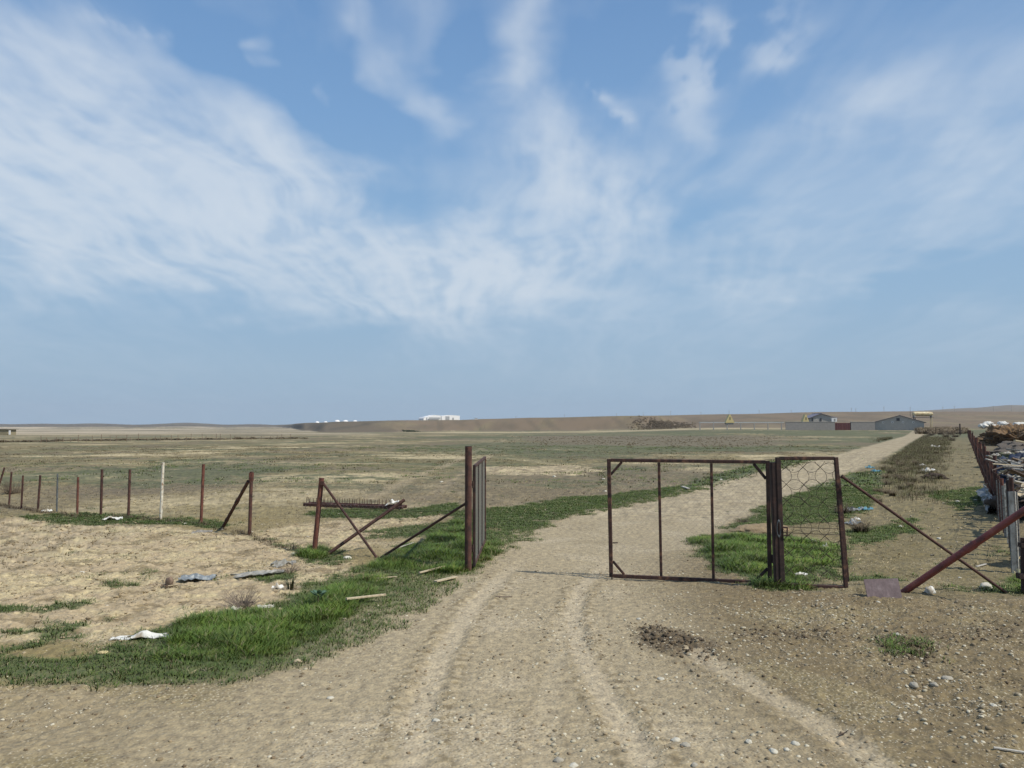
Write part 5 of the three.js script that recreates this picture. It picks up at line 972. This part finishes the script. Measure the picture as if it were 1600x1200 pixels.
{ // the barn
  const o = thing('barn', 'grey block barn with small vents and a purplish roof', 'barn', 'farm buildings', fx(1400), baseY - .3, -FARM + 1.2, -.44), w = 13.4, e = fy(660) - baseY + .3, p = fy(649.5) - baseY + .3, L = 15;
  prism([[-w / 2, 0], [w / 2, 0], [w / 2, e], [.4, p], [-w / 2, e * 1.02]], L, blockMat, 'wall', o);
  const slope = (x0, y0, x1, y1) => { const g = new THREE.BoxGeometry(Math.hypot(x1 - x0, y1 - y0) + .3, .12, L + .6); g.rotateZ(Math.atan2(y1 - y0, x1 - x0)); g.translate((x0 + x1) / 2, (y0 + y1) / 2 + .08, -L / 2); obj('roof', g, roofMat, o); };
  slope(-w / 2 - .4, e - .1, .4, p); slope(.4, p, w / 2 + .5, e - .15);
  const hole = obj('window', box(1.05, 1.0, .1, -.1, p - 1.15, .03), concrete, o); obj('pane', box(.85, .8, .06, -.1, p - 1.15, .08), darkMat, hole);
  for (const x of [-4.1, -1.6, 1.2, 3.9]) { const f = obj('vent', box(.52, .5, .1, x, e + .02, .03), whiteMat, o); obj('opening', box(.30, .28, .06, x, e + .02, .08), darkMat, f); }
  obj('side_door', box(.06, 2.0, 1.1, w / 2 + .03, 1.0, -4), concrete, o);
}
{ // the tank on its legs
  const d = FARM - 2, k = d / FOC, X = (p) => (p - 800) * k, Y = (p) => EYE + (HORIZON - p) * k, o = thing('water_tank', 'yellow cylindrical tank raised on posts beside the barn', 'tank', null, X(1441), Y(673), -d);
  const L = X(1457) - X(1425), r = .64, y = Y(646.8) - Y(673), c = new THREE.CapsuleGeometry(r, L - 2 * r * .5, 6, 20); c.scale(1, 1, 1); c.rotateZ(Math.PI / 2); c.translate(0, y, 0); c.scale((L) / (L - r + 2 * r), 1, 1); obj('drum', c, paleYellow, o);
  for (const s of [-.42, .42]) obj('saddle', box(.25, .5, 1.1, s * L, y - .72, 0), concrete, o);
  for (const s of [-.40, .42]) for (const z of [-.4, .4]) obj('leg', pipe(V(s * L, -.3, z), V(s * L, y - .9, z), .12, 8), s > 0 ? paleYellow : M.gatePost, o);
  obj('cross_beam', box(L * .98, .14, .9, 0, y - .98, 0), M.gatePost, o); obj('filler_pipe', pipe(V(-L * .6, y - .9, 0), V(-L * .6, y + .8, 0), .05, 6), M.gatePost, o);
}
{ // long low shelter with a white roof edge
  const o = thing('cattle_shelter', 'long open rail shelter with a thin white roof on posts', 'shelter', null, fx(1095), baseY - .1, -FARM - 2), y = fy(660) - baseY + .1, L = fx(1228) - fx(1095);
  obj('roof', box(L, .2, .7, L / 2, y, -.2), whiteMat, o); obj('roof_trim', box(L, .08, .8, L / 2, y + .14, -.2), concrete, o);
  for (let i = 0; i <= 6; i++) obj('post', box(.26, y - .1, .26, fx(1095 + i * 21.4) - fx(1095) + .15, (y - .1) / 2, 0), concrete, o);
  for (const [px, w, l] of [[1142.5, 14.5, 'pale yellow triangular gable with a dark slit on the shelter roof'], [1262, 11.5, 'pale yellow triangular gable with a dark slit beside the house']]) {
    const a = thing('yellow_gable', l, 'gable', 'yellow gables', fx(px), fy(660.6), -FARM - 1.6), hw = w * mpp / 2, h = 13.2 * mpp;
    prism([[-hw, 0], [hw, 0], [.12, h], [-.12, h]], 1.6, yellowMat, 'gable_wall', a); obj('slit', box(.2, h * .34, .06, .05, h * .52, .02), darkMat, a);
    obj('foot', box(hw * 1.7, .5, 1.2, 0, -.25, -.8), concrete, a);
  }
}
{ // the white sheds on the ridge
  const d = 800, k = d / FOC, X = (p) => (p - 800) * k, Y = (p) => EYE + (HORIZON - p) * k, o = thing('warehouse', 'long white warehouse standing on the skyline ridge', 'warehouse', null, X(692), Y(657.5), -d, .45), W = (p) => X(p) - X(692), Hh = (p) => Y(p) - Y(657.5);
  const shed = (x0, x1, y0, y1, dz) => { const s = [[W(x0), 0], [W(x1), 0], [W(x1), Hh(y1)], [W((x0 + x1) / 2), Hh(Math.min(y0, y1) - 1)], [W(x0), Hh(y0)]]; prism(s, 16, whiteMat, 'hall', o).position.z = dz; };
  shed(690, 720.5, 650, 649.5, 0); shed(667, 690, 651.5, 649.5, -1); shed(661.5, 667, 653.8, 652.5, -2);
  for (const [x0, x1, y0, y1] of [[669, 687, 652.3, 655.5], [696.5, 703, 650.5, 655.8], [708, 710.5, 652.5, 655.8]]) { const g = box(W(x1) - W(x0), Hh(y0) - Hh(y1), .2, (W(x0) + W(x1)) / 2, (Hh(y0) + Hh(y1)) / 2, .12); obj('door', g, new THREE.MeshStandardMaterial({ color: new THREE.Color(.36, .37, .37), roughness: .8 }), o); }
  for (const [px, w, h, l] of [[496, 7, 2.6, 'white dome farthest along the ridge'], [509, 6.5, 2, 'low whitish dome second on the ridge'], [527, 9, 3.2, 'broad white dome in the middle of the ridge row'], [540, 9, 2.6, 'white dome next to the broad middle one'], [555, 7.5, 2.2, 'white dome nearest the warehouse']]) { const dd = 980, kk = dd / FOC, x = (px - 800) * kk, g = new THREE.SphereGeometry(1, 16, 8, 0, 6.283, 0, 1.571); g.scale(w * kk / 2, h * kk, w * kk / 2); const y = heightAt(x, -dd) - .3, t = thing('white_dome', l, 'dome', 'white domes on the ridge', x, y, -dd); obj('shell', g, whiteMat, t); obj('skirt', new THREE.CylinderGeometry(w * kk / 2 * 1.02, w * kk / 2 * 1.02, 3, 16).translate(0, -1.5, 0), whiteMat, t); }
  const t = thing('ridge_shed', 'small white shed beside the warehouse on the ridge', 'shed', null, X(744), Y(655.6), -d); obj('wall', box(3, 1.7, 3, 0, .4, 0), whiteMat, t); obj('roof', box(3.4, .2, 3.4, 0, 1.36, 0), concrete, t);
}
{ // low farm building at the left edge and fence posts in the far pasture
  const d = 165, k = d / FOC, Y = (p) => EYE + (HORIZON - p) * k, b = thing('low_shed', 'low yellowish farm shed at the far left edge', 'shed', null, (16 - 800) * k, heightAt((16 - 800) * k, -d), -d);
  obj('wall', box(4.2, 1.3, 3, -1.6, .55, 0), new THREE.MeshStandardMaterial({ color: new THREE.Color(.26, .225, .14), roughness: .95 }), b); obj('end_wall', box(1.0, 1.5, 3.1, -3.3, .6, .03), new THREE.MeshStandardMaterial({ color: new THREE.Color(.42, .40, .2), roughness: .9 }), b); obj('door', box(.35, .9, .1, 1.1, .6, 1.56), whiteMat, b); obj('roof', box(4.8, .15, 3.4, -1.5, 1.3, 0), new THREE.MeshStandardMaterial({ color: new THREE.Color(.17, .15, .11), roughness: 1 }), b);
  const r = rng(55), pg = pipe(V(0, -.2, 0), V(0, .72, 0), .03, 6), pc = pipe(V(0, .72, 0), V(0, .74, 0), .034, 6);
  for (let i = 0; i < 34; i++) { const px = 60 + i * 11.8 + 9 * r(), y = lerp(691.5, 685.5, i / 34) + .5 * r(), [x, z] = flat(px, y), o = thing('pasture_post', 'thin dark post in the far fence across the pasture', 'fence post', 'posts of the far pasture fence', x, heightAt(x, z), z); o.rotation.z = (r() - .5) * .14; o.scale.set(1, .55 + .75 * r(), 1); obj('shaft', pg, M.woodBrown, o); obj('cap', pc, M.woodBrown, o); }
  // power poles along the skyline
  const pole = (px, py, hpx, dd, label) => { const kk = dd / FOC, x = (px - 800) * kk, y = EYE + (HORIZON - py) * kk, h = hpx * kk, w = dd * .00028, o = thing('power_pole', label, 'power pole', 'power poles on the skyline', x, y, -dd); obj('mast', box(w, h + 4, w, 0, h / 2 - 2, 0), concrete, o); obj('cross_arm', box(h * .35, w * .7, w * .7, 0, h * .86, 0), concrete, o); };
  for (const [px, py, h] of [[806, 653.5, 3.5], [882, 651.7, 4], [963, 650.5, 4.5], [1005, 649.6, 5], [1048, 649, 7], [1095, 648, 4.5], [1139, 647.2, 6], [1186, 646.4, 6], [1236, 645.4, 5]]) pole(px, py, h, 690, 'thin power pole on the skyline above the brown bank');
  for (const [px, h] of [[1330, 6], [1337, 5], [1381, 8], [1422, 7], [1473, 6], [1491, 7], [1552, 5], [1580, 5]]) pole(px, piecewise([[1300, 643.5], [1440, 643], [1470, 641.5], [1600, 638]], px), h, px < 1440 ? 735 : 900, 'thin pylon on the skyline behind the barn and scrapyard');
}
{ // scrub that grows in masses: on the bank, along the ditch, by the farm
  const m = new THREE.MeshStandardMaterial({ color: 0xffffff, roughness: 1, side: THREE.DoubleSide }), r = rng(13);
  const lists = [[], [], [], []];
  const add = (px, d, s, k) => { const x = (px - 800) / FOC * d; lists[k].push({ x, z: -d, y: heightAt(x, -d), s, sy: .8 + .5 * r(), ry: r() * 6, q: r() }); };
  const bell = () => (r() + r() + r() - 1.5) / 1.5;
  for (let i = 0; i < 2400; i++) { const px = 1036 + 62 * bell(), d = 522 + 38 * bell(); if (n2(px * .2, d * .05) > -.55 + .3 * r()) add(px, d, .25 + .5 * r(), 0); }
  for (let i = 0; i < 170; i++) add(641 + 17 * bell(), 482 + 14 * bell(), .3 + .6 * r(), 1);
  for (let i = 0; i < 1300; i++) { const t = r(), px = -60 + 540 * t; add(px, lerp(88, 118, t) * (1 + .05 * r() + .03 * n2(px * .03, 1)), .10 + .20 * r() * clamp(.6 + 2 * n2(px * .06, 5), .15, 1.5), 2); }
  for (let i = 0; i < 500; i++) add(1435 + 70 * r(), 170 + 80 * r(), .5 + .7 * r(), 2);
  for (let i = 0; i < 2600; i++) { const px = 760 + 520 * r(), d = 62 + 95 * r(), w = smooth(760, 880, px) * smooth(1280, 1150, px) * smooth(62, 80, d) * smooth(157, 120, d); if (n2(px * .02, d * .06) + .5 * n2(px * .1, d * .2) > .35 - .75 * w) add(px, d, .05 + .06 * r(), 3); }
  const leafy = tuft(40, 1, .9, .12, 41, 1.1), tones = [[.19, .33, .155, .26, .095, .16], [.06, .11, .075, .13, .03, .06], [.16, .30, .13, .235, .08, .15], [.19, .31, .155, .25, .085, .145]], names = [['bank_scrub', 'grey green scrub covering the gullied slope of the bank'], ['evergreen_scrub', 'dark green scrub at the foot of the far bank'], ['ditch_scrub', 'brown dead scrub along the far ditch and by the barn'], ['heath', 'low brown heath over the far side of the pasture']];
  lists.forEach((l, k) => scatter(names[k][0], names[k][1], leafy, m, l, (p, c) => { const t = p.q, n = tones[k]; c.setRGB(lerp(n[0], n[1], t), lerp(n[2], n[3], t), lerp(n[4], n[5], t)); }));
}
console.log('farm done');
scene.fog = new THREE.FogExp2(new THREE.Color(.76, .85, 1.0), 0.00010);
renderer.render(scene, camera);
